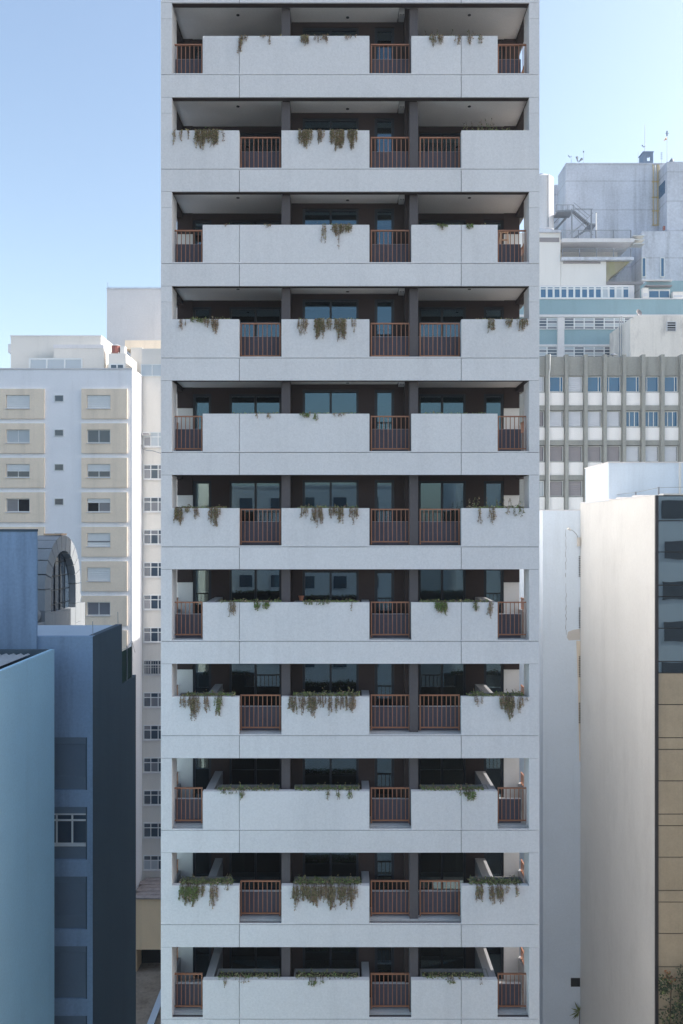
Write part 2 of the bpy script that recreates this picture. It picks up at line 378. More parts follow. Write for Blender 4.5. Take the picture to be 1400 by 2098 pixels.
ROWN = ["topmost", "second", "third", "fourth", "fifth", "sixth", "seventh", "eighth", "ninth", "tenth", "lowest"]
rr = random.Random(3)
for k in range(-1, 12):
    # slab band above opening k (its lower edge is zb(k)); zj(k-1) is its upper edge
    b0 = zb(k); b1 = zb(k - 1) - OPEN - PAR
    for xa, xb in ((TX0, JX0 - GAP), (JX0 + GAP, JX1 - GAP), (JX1 + GAP, TX1)):
        box("slab_panel", T, M['stucco'], xa, xb, TF, TF + 0.05, b0 - 0.006, b1 - GAP)
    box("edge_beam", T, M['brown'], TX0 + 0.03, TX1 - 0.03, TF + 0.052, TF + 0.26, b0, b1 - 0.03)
    # the slab with its side edges
    box("floor_slab", T, M['floor'], TX0 + 0.03, TX1 - 0.03, TF + 0.262, 28.99, b0 + 0.20, b1 + 0.036)
    box("side_beam", T, M['brown'], TX0 + 0.03, TX0 + 0.28, TF + 0.262, BACK, b0 + 0.001, b0 + 0.198)
    box("side_beam", T, M['brown'], TX1 - 0.28, TX1 - 0.03, TF + 0.262, BACK, b0 + 0.001, b0 + 0.198)
    for xa, xb in ((TX0 - 0.0, TX0 + 0.028), (TX1 - 0.028, TX1)):
        box("side_panel", T, M['stucco'], xa, xb, TF + 0.052, 28.99, b0 - 0.004, b1 + 0.03)
    if k < 0 or k > 11: continue
    top, par, zj = zb(k), zb(k) - OPEN, zb(k) - OPEN - PAR
    zs = zj + 0.04
    # ceilings
    box("ceiling", T, M['ceil'], TX0 + 0.282, -1.94, TF + 0.265, BACK, top + 0.15, top + 0.198)
    box("ceiling", T, M['ceil'], -1.66, 1.85, TF + 0.265, CB + 0.15, top + 0.07, top + 0.198)
    box("ceiling", T, M['ceil'], 2.50, TX1 - 0.282, TF + 0.265, BACK, top + 0.15, top + 0.198)
    # corner pillars (upper storeys have one more joint)
    for xa, xb in ((TX0, -5.39), (5.965, TX1)):
        cuts = [zj + GAP, top - 0.008 - GAP]
        if k < 4: cuts.insert(1, top - 0.52)
        for a, b in zip(cuts[:-1], cuts[1:]):
            box("corner_pillar", T, M['stucco'], xa, xb, TF, TF + 0.74, a + (GAP if a != cuts[0] else 0), b)
        box("pillar_core", T, M['joint'], xa + 0.02, xb - 0.02, TF + 0.03, TF + 0.72, zj - 0.01, top)
    # inner pillars
    box("pillar", T, M['pier'], -1.93, -1.655, TF + 0.30, TF + 0.62, zs, top + 0.0)
    box("pillar", T, M['pier'], 2.19, 2.465, TF + 0.30, TF + 0.62, zs, top + 0.0)
    # return walls between bays
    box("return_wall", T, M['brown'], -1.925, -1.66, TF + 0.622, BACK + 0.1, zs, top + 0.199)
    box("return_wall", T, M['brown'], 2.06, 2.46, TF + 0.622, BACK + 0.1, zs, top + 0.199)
    # sill strip in front of the railings
    box("sill", T, M['stucco'], TX0 + 0.36, TX1 - 0.335, TF + 0.001, TF + 0.05, zj + GAP, zs + 0.004)
    typeA = (k % 2 == 0)
    if typeA:
        pans = [(415.5, 490, 0), (491, 757, 0), (843.5, 945, 0), (946, 1020, 0)]
        rails = [(tx(354.5) * 1.017, tx(415) * 1.017, 6), (tx(760) * 1.017, tx(840) * 1.017, 8), (tx(1020) * 1.017, 6.0, 6)]
        troughs = [(445, 573), (603, 737), (862, 1000)]
    else:
        pans = [(-5.39 * PXM + VX, 490, 1), (577, 757, 0), (946, 5.965 * PXM + VX, 1)]
        rails = [(tx(493) * 1.017, tx(575) * 1.017, 8), (tx(760) * 1.017, tx(840) * 1.017, 8), (tx(860) * 1.017, tx(942) * 1.017, 8)]
        troughs = [(368, 475), (603, 738), (965, 1072)]
    for a, b, _c in pans:
        xa, xb = tx(a), tx(b)
        box("parapet_panel", T, M['stucco'], xa, xb, TF + 0.002, TF + 0.20, zj + GAP, par)
    for a, b, n in rails: railing(a, b, zs + 0.03, par - 0.01, n)
    for a, b in troughs:
        xa, xb = X(a, 25.7), X(b, 25.7)
        tr = MB()
        y0, y1 = TF + 0.202, TF + 0.68
        tr.box(xa, xb, y1 - 0.04, y1, zs, par); tr.box(xa, xa + 0.04, y0, y1 - 0.041, zs, par - 0.001); tr.box(xb - 0.04, xb, y0, y1 - 0.041, zs, par - 0.001)
        t_ = tr.build("planter", M['trough'], T, ((xa + xb) / 2, y0, zs))
        box("soil", t_, M['soil'], xa + 0.041, xb - 0.041, y0, y1 - 0.042, zs + 0.1, par - 0.10)
    # low wall behind the railings and along the open sides
    for xa, xb in ((-5.38, -4.36), (-4.08, -1.94), (1.0, 2.185), (2.47, 4.59), (4.96, 5.82)):
        if any(X(a, 25.7) - 0.01 < (xa + xb) / 2 < X(b, 25.7) + 0.01 for a, b in troughs):
            y0 = TF + 0.69
        else: y0 = TF + 0.54
        box("low_wall", T, M['lowwall'], xa, xb, y0, y0 + 0.12, zs, zs + 0.768)
        box("low_wall_lit_top", T, M['stucco'], xa, xb, y0 + 0.002, y0 + 0.118, zs + 0.768, zs + 0.773)  # pale sheet added on top so the sunlit strip reads white
    for xa, xb, rx in ((TX0 + 0.02, TX0 + 0.20, TX0 + 0.11), (TX1 - 0.20, TX1 - 0.02, TX1 - 0.11)):
        box("side_low_wall", T, M['greywall'], xa, xb, TF + 0.742, BACK + 0.1, zs, zs + 0.77)
        side_rail(rx, TF + 0.76, BACK - 0.05, zs + 0.79, par - 0.01)
    # divider walls running back from the parapet
    y0d = TF + 0.202 if typeA else TF + 0.685
    box("divider_wall", T, M['greywall'], -4.35, -4.09, y0d, BACK, zs, par - 0.002)
    box("divider_wall", T, M['greywall'], 4.60, 4.95, y0d, BACK, zs, par - 0.002)
    box("divider_wall", T, M['greywall'], 0.66, 0.90, TF + 0.202, CB, zs, par - 0.002)
    # back walls
    wz = top - 0.065
    for xa, xb in ((-4.49, -3.87), (4.29, 4.91)):
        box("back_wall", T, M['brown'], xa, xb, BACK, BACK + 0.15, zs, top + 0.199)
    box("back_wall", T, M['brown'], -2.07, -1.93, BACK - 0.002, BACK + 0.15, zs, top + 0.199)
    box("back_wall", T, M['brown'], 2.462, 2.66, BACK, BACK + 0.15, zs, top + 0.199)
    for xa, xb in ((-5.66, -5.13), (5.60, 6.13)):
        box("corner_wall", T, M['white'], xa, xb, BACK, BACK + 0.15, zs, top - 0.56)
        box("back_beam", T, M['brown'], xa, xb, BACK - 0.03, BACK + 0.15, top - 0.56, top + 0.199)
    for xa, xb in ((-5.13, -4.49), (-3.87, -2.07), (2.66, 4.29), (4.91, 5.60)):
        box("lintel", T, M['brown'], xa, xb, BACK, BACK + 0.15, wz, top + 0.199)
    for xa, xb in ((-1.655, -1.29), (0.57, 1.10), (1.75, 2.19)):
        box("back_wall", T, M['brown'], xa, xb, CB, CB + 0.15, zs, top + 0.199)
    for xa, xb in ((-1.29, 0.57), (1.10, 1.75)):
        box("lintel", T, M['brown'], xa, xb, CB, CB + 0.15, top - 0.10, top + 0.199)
    # windows: fixed dark frames, glass panes, some with blinds or curtains
    for xa, xb, yy, ht, cols in ((-5.128, -4.492, BACK, wz, 1), (-3.868, -2.072, BACK, wz, 2), (2.662, 4.288, BACK, wz, 2), (4.912, 5.598, BACK, wz, 1),
                                 (-1.288, 0.568, CB, top - 0.10, 2), (1.102, 1.748, CB, top - 0.10, 1)):
        w_ = window(T, xa, xb, zs + 0.01, ht - 0.002, yy + 0.03, cols, (1.0,), 0.09 if cols == 1 else 0.075, 0.09, M['frame'], M['glass'], pane_off=0.05)
        covers = {(5, 2): 'curtain', (6, 2): 'blind', (4, 2): 'blind', (5, 3): 'blind', (6, 3): 'blind', (4, 3): 'blind', (3, 3): 'blind', (3, 5): 'blind',
               (4, 5): 'blind', (5, 5): 'blind', (6, 5): 'blind', (7, 5): 'blind', (5, 1): None}
        idx = [-5.128, -3.868, 2.662, 4.912, -1.288, 1.102].index(xa)
        lm = covers.get((k, idx))
        if lm:
            x2 = xb - 0.05 if not (k == 5 and idx == 2) else xa + 0.86
            box("curtain" if lm == 'curtain' else "blind", w_, M[lm], xa + 0.06, x2, yy + 0.19, yy + 0.21, zs + (0.02 if k != 3 else 1.2), ht - 0.06)
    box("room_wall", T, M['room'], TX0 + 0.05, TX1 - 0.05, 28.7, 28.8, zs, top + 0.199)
    for lx in (-3.4, 0.2, 4.2):
        d_ = MB(); hz_ = (top + 0.07) if lx == 0.2 else (top + 0.15)
        d_.tube([(lx, TF + 0.85, hz_ - 0.012), (lx, TF + 0.85, hz_ + 0.002)], 0.055, 10); d_.build("downlight", M['ventdark'], T, (lx, TF + 0.85, hz_))
    # ceiling air vent near the right pillar
    if k < 5:
        vb = MB(); vx0, vx1 = 1.87, 2.05
        vb.box(vx0, vx1, TF + 0.55, TF + 0.90, top - 0.05, top + 0.19)
        for i in range(3): vb.box(vx0 + 0.02 + i * 0.055, vx0 + 0.055 + i * 0.055, TF + 0.545, TF + 0.549, top - 0.052, top - 0.012, 1)
        vb.build("air_vent", [M['vent'], M['ventdark']], T, (1.96, TF + 0.55, top))

# ------------------------------------------------------------------ trailing plants in the planters
LEAF = {'g': 0, 'o': 1, 'b': 2, 'l': 3}
LM = [M['leaf_g'], M['leaf_o'], M['leaf_b'], M['leaf_l']]
MIX = {'g': 'ggggol', 'o': 'ooogbb', 'b': 'bbboo', 'l': 'lllgg', 'm': 'ogobb', 'd': 'boob'}
pr = random.Random(11)
def add_leaf(b, p, s, m):
    d = Vector((pr.uniform(-1, 1), pr.uniform(-1, 0.3), pr.uniform(-1, 0.6))).normalized()
    u = d.cross(Vector((pr.uniform(-1, 1), pr.uniform(-1, 1), pr.uniform(-1, 1)))).normalized()
    p = Vector(p); b.poly([p, p + d * s * 0.5 + u * s * 0.30, p + d * s, p + d * s * 0.5 - u * s * 0.30], m)

def plant(k, a0, a1, th, dens, clumps, label, tall=0.0):
    """a0,a1: extent along the parapet (photo px at the facade); th: height of the growth above the planter in m; clumps: (centre px, width px, drop px, kind, density)"""
    par = zb(k) - OPEN
    xa, xb = tx(a0), tx(a1)
    o = E("trailing_plant", label, "plant", ((xa + xb) / 2, TF + 0.4, par - 0.10), "trailing plants in the balcony planters")
    b = MB(); s = MB()
    L = xb - xa
    for _ in range(int(L * dens * 330)):
        x = pr.uniform(xa, xb); y = TF + pr.triangular(0.03, 0.62, 0.2)
        z = par + pr.triangular(-0.09, th, 0.0) * (0.45 + 0.55 * abs(math.sin(x * 5.1 + k)) + 0.25 * math.sin(x * 13 + k * 2))
        if y < TF + 0.2 and z < par + 0.012: z = par + 0.012 + pr.random() * 0.03
        add_leaf(b, (x, y, z), pr.uniform(0.04, 0.09), LEAF[pr.choice(MIX['g'] if pr.random() < 0.7 else MIX['o'])])
    for _ in range(int(L * (5 + tall * 14))):      # upright sprigs
        x = pr.uniform(xa, xb); y = TF + pr.uniform(0.2, 0.55); h = th * pr.uniform(1.0, 1.8) + tall * pr.uniform(0.2, 1.0)
        lean = pr.uniform(-0.25, 0.25)
        pts = [(x, y, par - 0.08), (x + lean * h * 0.4, y, par + h * 0.5), (x + lean * h * 1.3, y - 0.03, par + h)]
        s.tube(pts, 0.004, 3, cap=False)
        for i in range(4 + int(h * 30)):
            t = pr.random(); add_leaf(b, (x + lean * h * t * 1.2 + pr.uniform(-.02, .02), y + pr.uniform(-.03, .03), par + h * t), pr.uniform(0.03, 0.06), LEAF[pr.choice('ggobo')])
    for (c, w, dr, kind, den) in clumps:
        cx, ww, dl = tx(c), w / PXM, dr / PXM
        n = max(2, int(ww * 70 * den))
        for i in range(n):
            u = pr.uniform(-1, 1); x = cx + u * ww / 2
            ln = dl * (0.35 + 0.65 * pr.random()) * (1 - 0.45 * abs(u) ** 1.5)
            yf = TF - pr.uniform(0.008, 0.05)
            pts = [(x + pr.uniform(-.05, .05), TF + 0.3, par - 0.03), (x, TF + 0.10, par + 0.035), (x, yf, par + 0.01)]
            steps = max(2, int(ln / 0.12)); xx = x; drift = pr.uniform(-0.02, 0.02)
            for j in range(1, steps + 1):
                xx += drift + pr.uniform(-0.012, 0.012); pts.append((xx, yf - 0.01 * math.sin(j * 1.3), par - ln * j / steps))
            s.tube(pts, 0.0045, 3, cap=False)
            nl = int(ln / 0.018 * min(1.3, 0.55 + den * 0.5)) + 4
            for j in range(nl):
                t = pr.random() ** 0.8; q = t * steps; qi = min(int(q), steps - 1); p0 = Vector(pts[2 + qi]); p1 = Vector(pts[3 + qi])
                p = p0.lerp(p1, q - qi); m_ = LEAF[pr.choice(MIX[kind])]
                if t > 0.8 and pr.random() < 0.5: m_ = LEAF['b']
                add_leaf(b, p + Vector((pr.uniform(-.018, .018), pr.uniform(-.02, .004), 0)), pr.uniform(0.024, 0.056), m_)
    b.build("foliage", LM, o, W[o.name]); st = s.build("stems", M['stem'], o, W[o.name]); st["kind"] = "stuff"
    return o

def pl(k, side, look):
    look = look.replace(" barely", "").replace(" not", "")
    return f"{look} in the {side} planter, {ROWN[k]} balcony row" + (" down" if 0 < k < 10 else "")
P_ = [
 (0, 470, 575, .06, .25, [(492, 10, 40, 'b', 1), (505, 9, 14, 'b', .6), (553, 6, 22, 'b', .6), (538, 14, 6, 'b', .4)], 'left', "thin dry brown vines"),
 (0, 603, 745, .07, .3, [(626, 16, 24, 'o', 1.3), (655, 24, 16, 'b', .45), (668, 8, 20, 'b', .7), (715, 40, 9, 'b', .2)], 'middle', "small olive tuft with thin dry vines"),
 (0, 875, 1000, .10, .4, [(888, 12, 26, 'o', .9), (905, 14, 20, 'd', .8), (938, 11, 27, 'b', .7), (962, 12, 24, 'b', .6), (985, 9, 22, 'o', .7)], 'right', "five wispy brown tufts"),
 (1, 372, 470, .14, .5, [(358, 5, 38, 'd', .9), (371, 6, 27, 'd', .8), (387, 6, 30, 'b', .7), (412, 22, 45, 'o', 1.5), (436, 26, 36, 'o', 1.5), (457, 3, 34, 'd', .9)], 'left', "olive curtain and loose dark vines"),
 (1, 605, 735, .10, .4, [(625, 28, 40, 'o', 1.3), (656, 16, 32, 'b', 1), (692, 30, 46, 'o', 1.4), (722, 17, 44, 'o', 1.3)], 'middle', "four hanging olive brown tufts"),
 (1, 962, 1050, .22, .9, [], 'right', "wild grassy bush not"),
 (2, 450, 560, .05, .25, [(462, 6, 5, 'b', .6), (549, 10, 10, 'b', .6)], 'left', "few dry low sprigs barely"),
 (2, 642, 735, .12, .7, [(662, 4, 50, 'd', .9), (668, 3, 46, 'd', .9), (690, 20, 30, 'o', 1.2), (712, 18, 20, 'o', 1), (695, 8, 58, 'b', .25)], 'middle', "dark strands and a green tuft"),
 (2, 875, 1000, .10, .4, [(907, 20, 8, 'l', .8), (905, 5, 18, 'b', .5), (963, 12, 10, 'l', 1.2)], 'right', "few yellow green sprigs"),
 (3, 372, 472, .13, .8, [(375, 14, 28, 'b', .5), (425, 12, 22, 'b', .8), (440, 16, 36, 'b', .9), (410, 40, 8, 'g', .7)], 'left', "green growth with sparse brown strands"),
 (3, 610, 735, .08, .5, [(620, 20, 40, 'b', .7), (655, 20, 50, 'o', 1.5), (675, 10, 30, 'o', 1), (698, 22, 50, 'o', 1.4), (725, 9, 30, 'b', .5)], 'middle', "three thick olive tassels and loose strands"),
 (3, 975, 1074, .09, .6, [(1006, 10, 42, 'o', 1.1), (1043, 14, 22, 'o', .8), (1070, 20, 28, 'o', .9)], 'right', "green growth with three drooping tufts"),
 (4, 478, 570, .06, .6, [(525, 6, 11, 'b', .6), (550, 9, 13, 'b', .6)], 'left', "low dark growth with two short wisps"),
 (4, 615, 735, .06, .6, [(626, 22, 8, 'l', 1), (648, 6, 18, 'l', 1), (690, 30, 8, 'b', .3)], 'middle', "bright green short tuft"),
 (4, 866, 1000, .05, .4, [], 'right', "thin dark green fringe not"),
 (5, 360, 462, .09, .9, [(366, 16, 46, 'o', 1.4), (385, 12, 12, 'o', .8), (402, 14, 27, 'b', .6), (438, 16, 46, 'm', 1.4), (451, 4, 30, 'b', .7)], 'left', "two long olive tassels"),
 (5, 612, 735, .09, 1.0, [(622, 16, 30, 'b', .6), (650, 22, 40, 'b', 1), (680, 14, 26, 'b', .9), (697, 16, 40, 'm', 1), (725, 15, 36, 'b', 1)], 'middle', "reddish brown strand curtain"),
 (5, 960, 1076, .12, .8, [(984, 6, 40, 'b', .8), (1008, 14, 36, 'b', .7), (1040, 6, 14, 'b', .5), (1062, 22, 22, 'g', .4)], 'right', "grassy tuft with sparse reddish strands"),
 (6, 447, 575, .08, .9, [(473, 6, 40, 'd', 1), (481, 5, 36, 'd', 1), (527, 14, 18, 'l', 1), (545, 14, 16, 'l', 1)], 'left', "two dark strands beside bright green shoots"),
 (6, 620, 735, .06, .9, [(650, 50, 5, 'g', .4), (722, 5, 18, 'b', .4)], 'middle', "low dense green mat barely"),
 (6, 862, 1000, .08, .9, [(903, 24, 24, 'l', 1.3), (912, 8, 38, 'g', 1.1), (975, 12, 20, 'g', .8), (1005, 8, 36, 'b', 1)], 'right', "leafy green tuft and brown strand"),
 (7, 370, 480, .12, 1.1, [(376, 18, 28, 'b', .5), (399, 22, 52, 'm', 1.1), (423, 10, 38, 'b', .9), (448, 16, 42, 'g', .9)], 'left', "four reddish and green tassels"),
 (7, 600, 738, .14, 1.3, [(600, 16, 46, 'm', 1), (618, 12, 40, 'b', 1), (640, 16, 44, 'm', 1.4), (660, 16, 26, 'b', .8), (676, 8, 40, 'b', 1), (690, 8, 36, 'm', 1), (704, 14, 40, 'b', 1.1), (722, 14, 38, 'b', 1)], 'middle', "wide curtain of brown and green strands"),
 (7, 962, 1076, .14, 1.2, [(980, 16, 20, 'b', .5), (1036, 26, 34, 'm', 1), (1046, 16, 54, 'm', 1.4), (1065, 10, 36, 'b', .9), (1078, 8, 12, 'b', .4)], 'right', "pointed brown green tassel"),
 (8, 443, 572, .07, 1.0, [(495, 10, 18, 'g', .8), (470, 30, 6, 'g', .4)], 'left', "low green mat with one short shoot"),
 (8, 605, 738, .09, 1.0, [(672, 6, 17, 'g', .8), (693, 7, 18, 'g', .8), (717, 7, 24, 'g', .9)], 'middle', "low green mat with three short shoots"),
 (8, 865, 995, .07, 1.0, [(965, 20, 22, 'l', 1), (950, 30, 8, 'g', .5)], 'right', "low green mat with one drooping bright tuft"),
 (9, 368, 475, .13, 1.8, [(380, 22, 50, 'g', 1.5), (397, 18, 44, 'g', 1.4), (412, 14, 26, 'o', 1), (438, 15, 46, 'b', .9), (464, 8, 10, 'b', .5)], 'left', "thick green growth with long tassels"),
 (9, 603, 738, .13, 1.8, [(606, 10, 56, 'm', 1.5), (624, 18, 36, 'o', 1.3), (642, 22, 52, 'm', 1.5), (662, 16, 40, 'b', 1.2), (678, 18, 54, 'm', 1.5), (700, 18, 42, 'm', 1.3), (717, 16, 50, 'b', 1.2), (729, 8, 38, 'b', .9)], 'middle', "thickest longest green brown curtain"),
 (9, 965, 1072, .12, 1.6, [(982, 14, 38, 'o', 1.2), (1006, 12, 46, 'b', 1), (1023, 15, 38, 'o', 1.2), (1040, 8, 20, 'b', .6), (1060, 7, 26, 'o', .9)], 'right', "thick green growth with brown points"),
 (10, 447, 572, .04, .5, [(463, 9, 14, 'o', .6), (500, 20, 4, 'b', .3)], 'left', "sparse thin grass barely"),
 (10, 606, 735, .05, .6, [(641, 14, 17, 'g', 1), (660, 8, 8, 'g', .5)], 'middle', "sparse low plants with one green tuft"),
 (10, 866, 995, .05, .6, [(925, 14, 6, 'g', .9), (985, 6, 12, 'b', .4)], 'right', "sparse low grass with one tuft"),
]
for k, a0, a1, th, dn, cl, side, look in P_:
    plant(k, a0, a1, th, dn, cl, pl(k, side, look), tall=0.25 if (k, side) in ((1, 'right'), (0, 'right'), (5, 'right')) else 0.0)

# stepladder behind the right end railing of the third row, blue tub on the second
zs2 = zb(2) - OPEN - PAR + 0.04
sl = E("stepladder", "pale wooden stepladder standing behind the right railing of the third balcony row", "stepladder", (5.4, 26.5, zs2))
b = MB(); zt = zs2 + 1.42
for dx0, dx1 in ((-0.19, -0.11), (0.19, 0.11)):
    b.tube([(5.42 + dx0, 26.35, zs2), (5.42 + dx1, 26.5, zt)], 0.022, 4); 
b.build("front_rails", M['wood'], sl, W[sl.name])
b = MB()
for dx0, dx1 in ((-0.21, -0.12), (0.21, 0.12)): b.tube([(5.42 + dx0, 26.95, zs2), (5.42 + dx1, 26.56, zt)], 0.018, 4)
b.build("rear_rails", M['wood'], sl, W[sl.name])
for i in range(4):
    t = (i + 1) / 5; box("tread", sl, M['wood'], 5.42 - 0.19 + 0.08 * t + 0.02, 5.42 + 0.19 - 0.08 * t - 0.02, 26.33 + 0.15 * t, 26.42 + 0.15 * t, zs2 + 1.42 * t, zs2 + 1.42 * t + 0.025)
box("top_step", sl, M['wood'], 5.42 - 0.15, 5.42 + 0.15, 26.44, 26.62, zt, zt + 0.03)
par1 = zb(1) - OPEN
tb = E("plastic_tub", "small blue plastic tub beside the grassy bush on the second balcony row", "tub", (tx(1041), TF + 0.45, par1 - 0.09))
b = MB(); c = (tx(1041), TF + 0.45)
b.tube([(c[0], c[1], par1 - 0.09), (c[0], c[1], par1 + 0.05)], [0.10, 0.125], 12); b.build("body", M['bluep'], tb, W[tb.name])
b = MB(); b.tube([(c[0], c[1], par1 + 0.05), (c[0], c[1], par1 + 0.065)], [0.135, 0.135], 12); b.build("rim", M['bluep'], tb, W[tb.name])
par6 = zb(6) - OPEN
pt = E("flower_pot", "small terracotta pot at the left end of the middle planter, seventh row", "flower pot", (tx(615), TF + 0.75, par6 - 0.4))
b = MB(); c = (tx(615), TF + 0.72)
b.tube([(c[0], c[1], par6 + 0.003), (c[0], c[1], par6 + 0.13)], [0.06, 0.085], 10); b.build("body", M['terracotta'], pt, W[pt.name])
b = MB(); b.tube([(c[0], c[1], par6 + 0.13), (c[0], c[1], par6 + 0.155)], [0.095, 0.095], 10); b.build("rim", M['terracotta'], pt, W[pt.name])
pt.location.z = par6; 
for ch in pt.children: ch.location = W[ch.name] - Vector((pt.location.x, pt.location.y, par6))

# ------------------------------------------------------------------ left background: tan block
D1 = 69.0
tan = E("tan_apartment_block", "grey apartment block with tan panels around white shuttered windows", "apartment block", (-28, D1, 0))
xr = -18.14; zt1 = Z(757, D1)
box("wall", tan, M['tanw'], -46, xr, D1, 72.4, 0, zt1)
box("coping", tan, M['pale'], -46.05, xr + 0.04, D1 - 0.05, 72.45, zt1, zt1 + 0.12)
rows_y = [797 + 70.6 * i for i in range(9)]
states = {0: ('S', 'S'), 1: ('C', 'D'), 2: ('H', 'H'), 3: ('G', 'T'), 4: ('S', 'J'), 5: ('S', 'S'), 6: ('D', 'K'), 7: ('D', 'D'), 8: ('S', 'S')}
for i, ry in enumerate(rows_y):
    for c, (pa, pb, wa, wb) in enumerate(((-6, 92, 14, 62), (168, 261.5, 179.5, 227))):
        za, zb_ = Z(ry + 61, D1), Z(ry, D1)
        st = states[i][c]; x0, x1 = X(wa, D1), X(wb, D1); z1, z0 = Z(ry + 13, D1), Z(ry + 40, D1)
        pb_ = MB(); xa_, xb_ = X(pa, D1), X(pb, D1); y0_, y1_ = D1 - 0.16, D1 - 0.001
        pb_.box(xa_, x0 - .01, y0_, y1_, za, zb_); pb_.box(x1 + .01, xb_, y0_, y1_, za, zb_); pb_.box(x0 - .01, x1 + .01, y0_, y1_, z1 + .01, zb_); pb_.box(x0 - .01, x1 + .01, y0_, y1_, za, z0 - .01)
        pb_.build("wall_panel", M['yellow'], tan, ((xa_ + xb_) / 2, D1, (za + zb_) / 2))
        pm = {'D': M['pane'], 'C': M['pane_c'], 'G': [M['pane_g'], M['dark']], 'T': [M['dark'], M['pane_g']], 'K': M['pane_g']}.get(st, M['pane'])
        w_ = window(tan, x0, x1, z0, z1, D1 - 0.05, 2, (1.0,), 0.06, 0.044, M['wframe'], pm, pane_off=0.02)
        fr = {'S': 1.0, 'H': 0.55, 'T': 0.32, 'J': 1.0}.get(st)
        if fr:
            slats("shutter", w_, M['shutter'], x0 + 0.03, x1 - 0.03, D1 - 0.08, z1 - (z1 - z0) * fr, z1, 0.16)
            if st == 'J': box("shutter_gap", w_, M['pane_g'], x0 + 0.03, x1 - 0.03, D1 - 0.10, D1 - 0.085, z0 + 0.36, z0 + 0.46)
        box("sill", w_, M['pale'], x0 - 0.05, x1 + 0.05, D1 - 0.23, D1 - 0.162, z0 - 0.07, z0 - 0.005)
    x0, x1 = X(111.5, D1), X(131, D1)
    window(tan, x0, x1, Z(ry + 26.5, D1), Z(ry + 12, D1), D1 - 0.05, 1, (1.0,), 0.06, 0.048, M['wframe'], M['pane'], pane_off=0.025)
# penthouse storeys of the tan block
DP = 75.0
box("penthouse_wall", tan, M['offwhite'], X(22, DP), X(207, DP), DP, DP + 6, zt1 - 3, Z(689, DP))
box("penthouse_coping", tan, M['pale'], X(21, DP), X(208, DP), DP - 0.05, DP + 6.05, Z(689, DP), Z(687, DP))
box("penthouse_wall", tan, M['offwhite'], X(110, 74.2), X(213, 74.2), 74.2, 74.98, zt1 - 3, Z(714, 74.2))
box("penthouse_band", tan, M['pale'], X(110, 74.2), X(213, 74.2), 74.15, 74.99, Z(714, 74.2), Z(706, 74.2))
box("cornice", tan, M['pale'], X(16.5, DP), X(22, DP), DP, DP + 6, Z(722, DP), Z(705, DP))
window(tan, X(59, 74.1), X(169, 74.1), Z(760, 74.1), Z(733.5, 74.1), 74.1, 3, (1.0,), 0.14, 0.09, M['wframe'], M['pane_c'], pane_off=0.03)
hut = box("stair_hut", tan, M['offwhite'], X(222, 73), X(258, 73), 73.0, 77, zt1 - 3, Z(724, 73))
window(tan, X(225, 72.9), X(254.5, 72.9), Z(757, 72.9), Z(745, 72.9), 72.9, 2, (1.0,), 0.10, 0.09, M['wframe'], M['pane'], pane_off=0.03)
rt = E("rooftop_tank", "small red and white tank on the white stair hut roof", "water tank", (X(238, 74.5), 74.5, Z(724, 73)))
zt_ = Z(724, 73); cx = X(238, 74.5)
b = MB(); 
for dx in (-0.35, 0.35):
    for dy in (-0.35, 0.35): b.box(cx + dx - .05, cx + dx + .05, 74.5 + dy - .05, 74.5 + dy + .05, zt_, zt_ + 0.35)
b.build("stand", M['silver'], rt, W[rt.name])
b = MB(); b.tube([(cx, 74.5, zt_ + .35), (cx, 74.5, zt_ + 1.0)], [0.42, 0.42], 14); b.build("body", M['red'], rt, W[rt.name])
b = MB(); b.tube([(cx, 74.5, zt_ + 1.0), (cx, 74.5, zt_ + 1.1)], [0.46, 0.30], 14); b.build("lid", M['silver'], rt, W[rt.name])
box("cradle", rt, M['whitepaint'], cx + 0.46, cx + 0.9, 74.2, 74.8, zt_, zt_ + 0.95)

# grey block above, cream block with stacked windows
DG = 86.0
gy = E("grey_service_tower", "plain pale grey windowless block rising behind the white penthouse", "building", (X(276, DG), DG, 0))
box("wall", gy, M['pale'], X(219, DG), X(420, DG), DG, DG + 12, 0, Z(592, DG))
box("coping", gy, M['conc'], X(218.5, DG), X(420, DG), DG - 0.06, DG + 12.05, Z(592, DG), Z(590, DG))
b = MB()
for q in (222, 250, 278, 306, 330): b.tube([(X(q, DG), DG + 0.2, Z(590, DG)), (X(q, DG), DG + 0.2, Z(586.5, DG))], 0.03, 4)
b.tube([(X(220, DG), DG + 0.2, Z(587, DG)), (X(334, DG), DG + 0.2, Z(587, DG))], 0.02, 4); b.tube([(X(220, DG), DG + .2, Z(590, DG)), (X(220, DG), DG + .2, Z(576, DG))], 0.025, 4)
b.build("lightning_wire", M['steel'], gy, (X(276, DG), DG, Z(590, DG)))
D2 = 72.5
cb = E("cream_apartment_block", "cream apartment block with one tall stack of white windows beside the tower", "apartment block", (X(330, D2), D2, 0))
box("wall", cb, M['offwhite'], X(290.7, D2), X(420, D2), D2, D2 + 12, 0, Z(714, D2))
box("wall", cb, M['offwhite'], X(268, 77.2), X(292, 77.2), 77.2, 84, 0, Z(712, 77.2))
box("roof_band", cb, M['yellow'], X(256, 80), X(420, 80), 80, 84.4, Z(715, 80), Z(697, 80))
window(cb, X(288.5, D2 - .1), X(335, D2 - .1), Z(771, D2 - .1), Z(746, D2 - .1), D2 - .1, 2, (1.0,), 0.07, 0.09, M['wframe'], M['pane_c'], pane_off=0.03)
pr2 = random.Random(5)
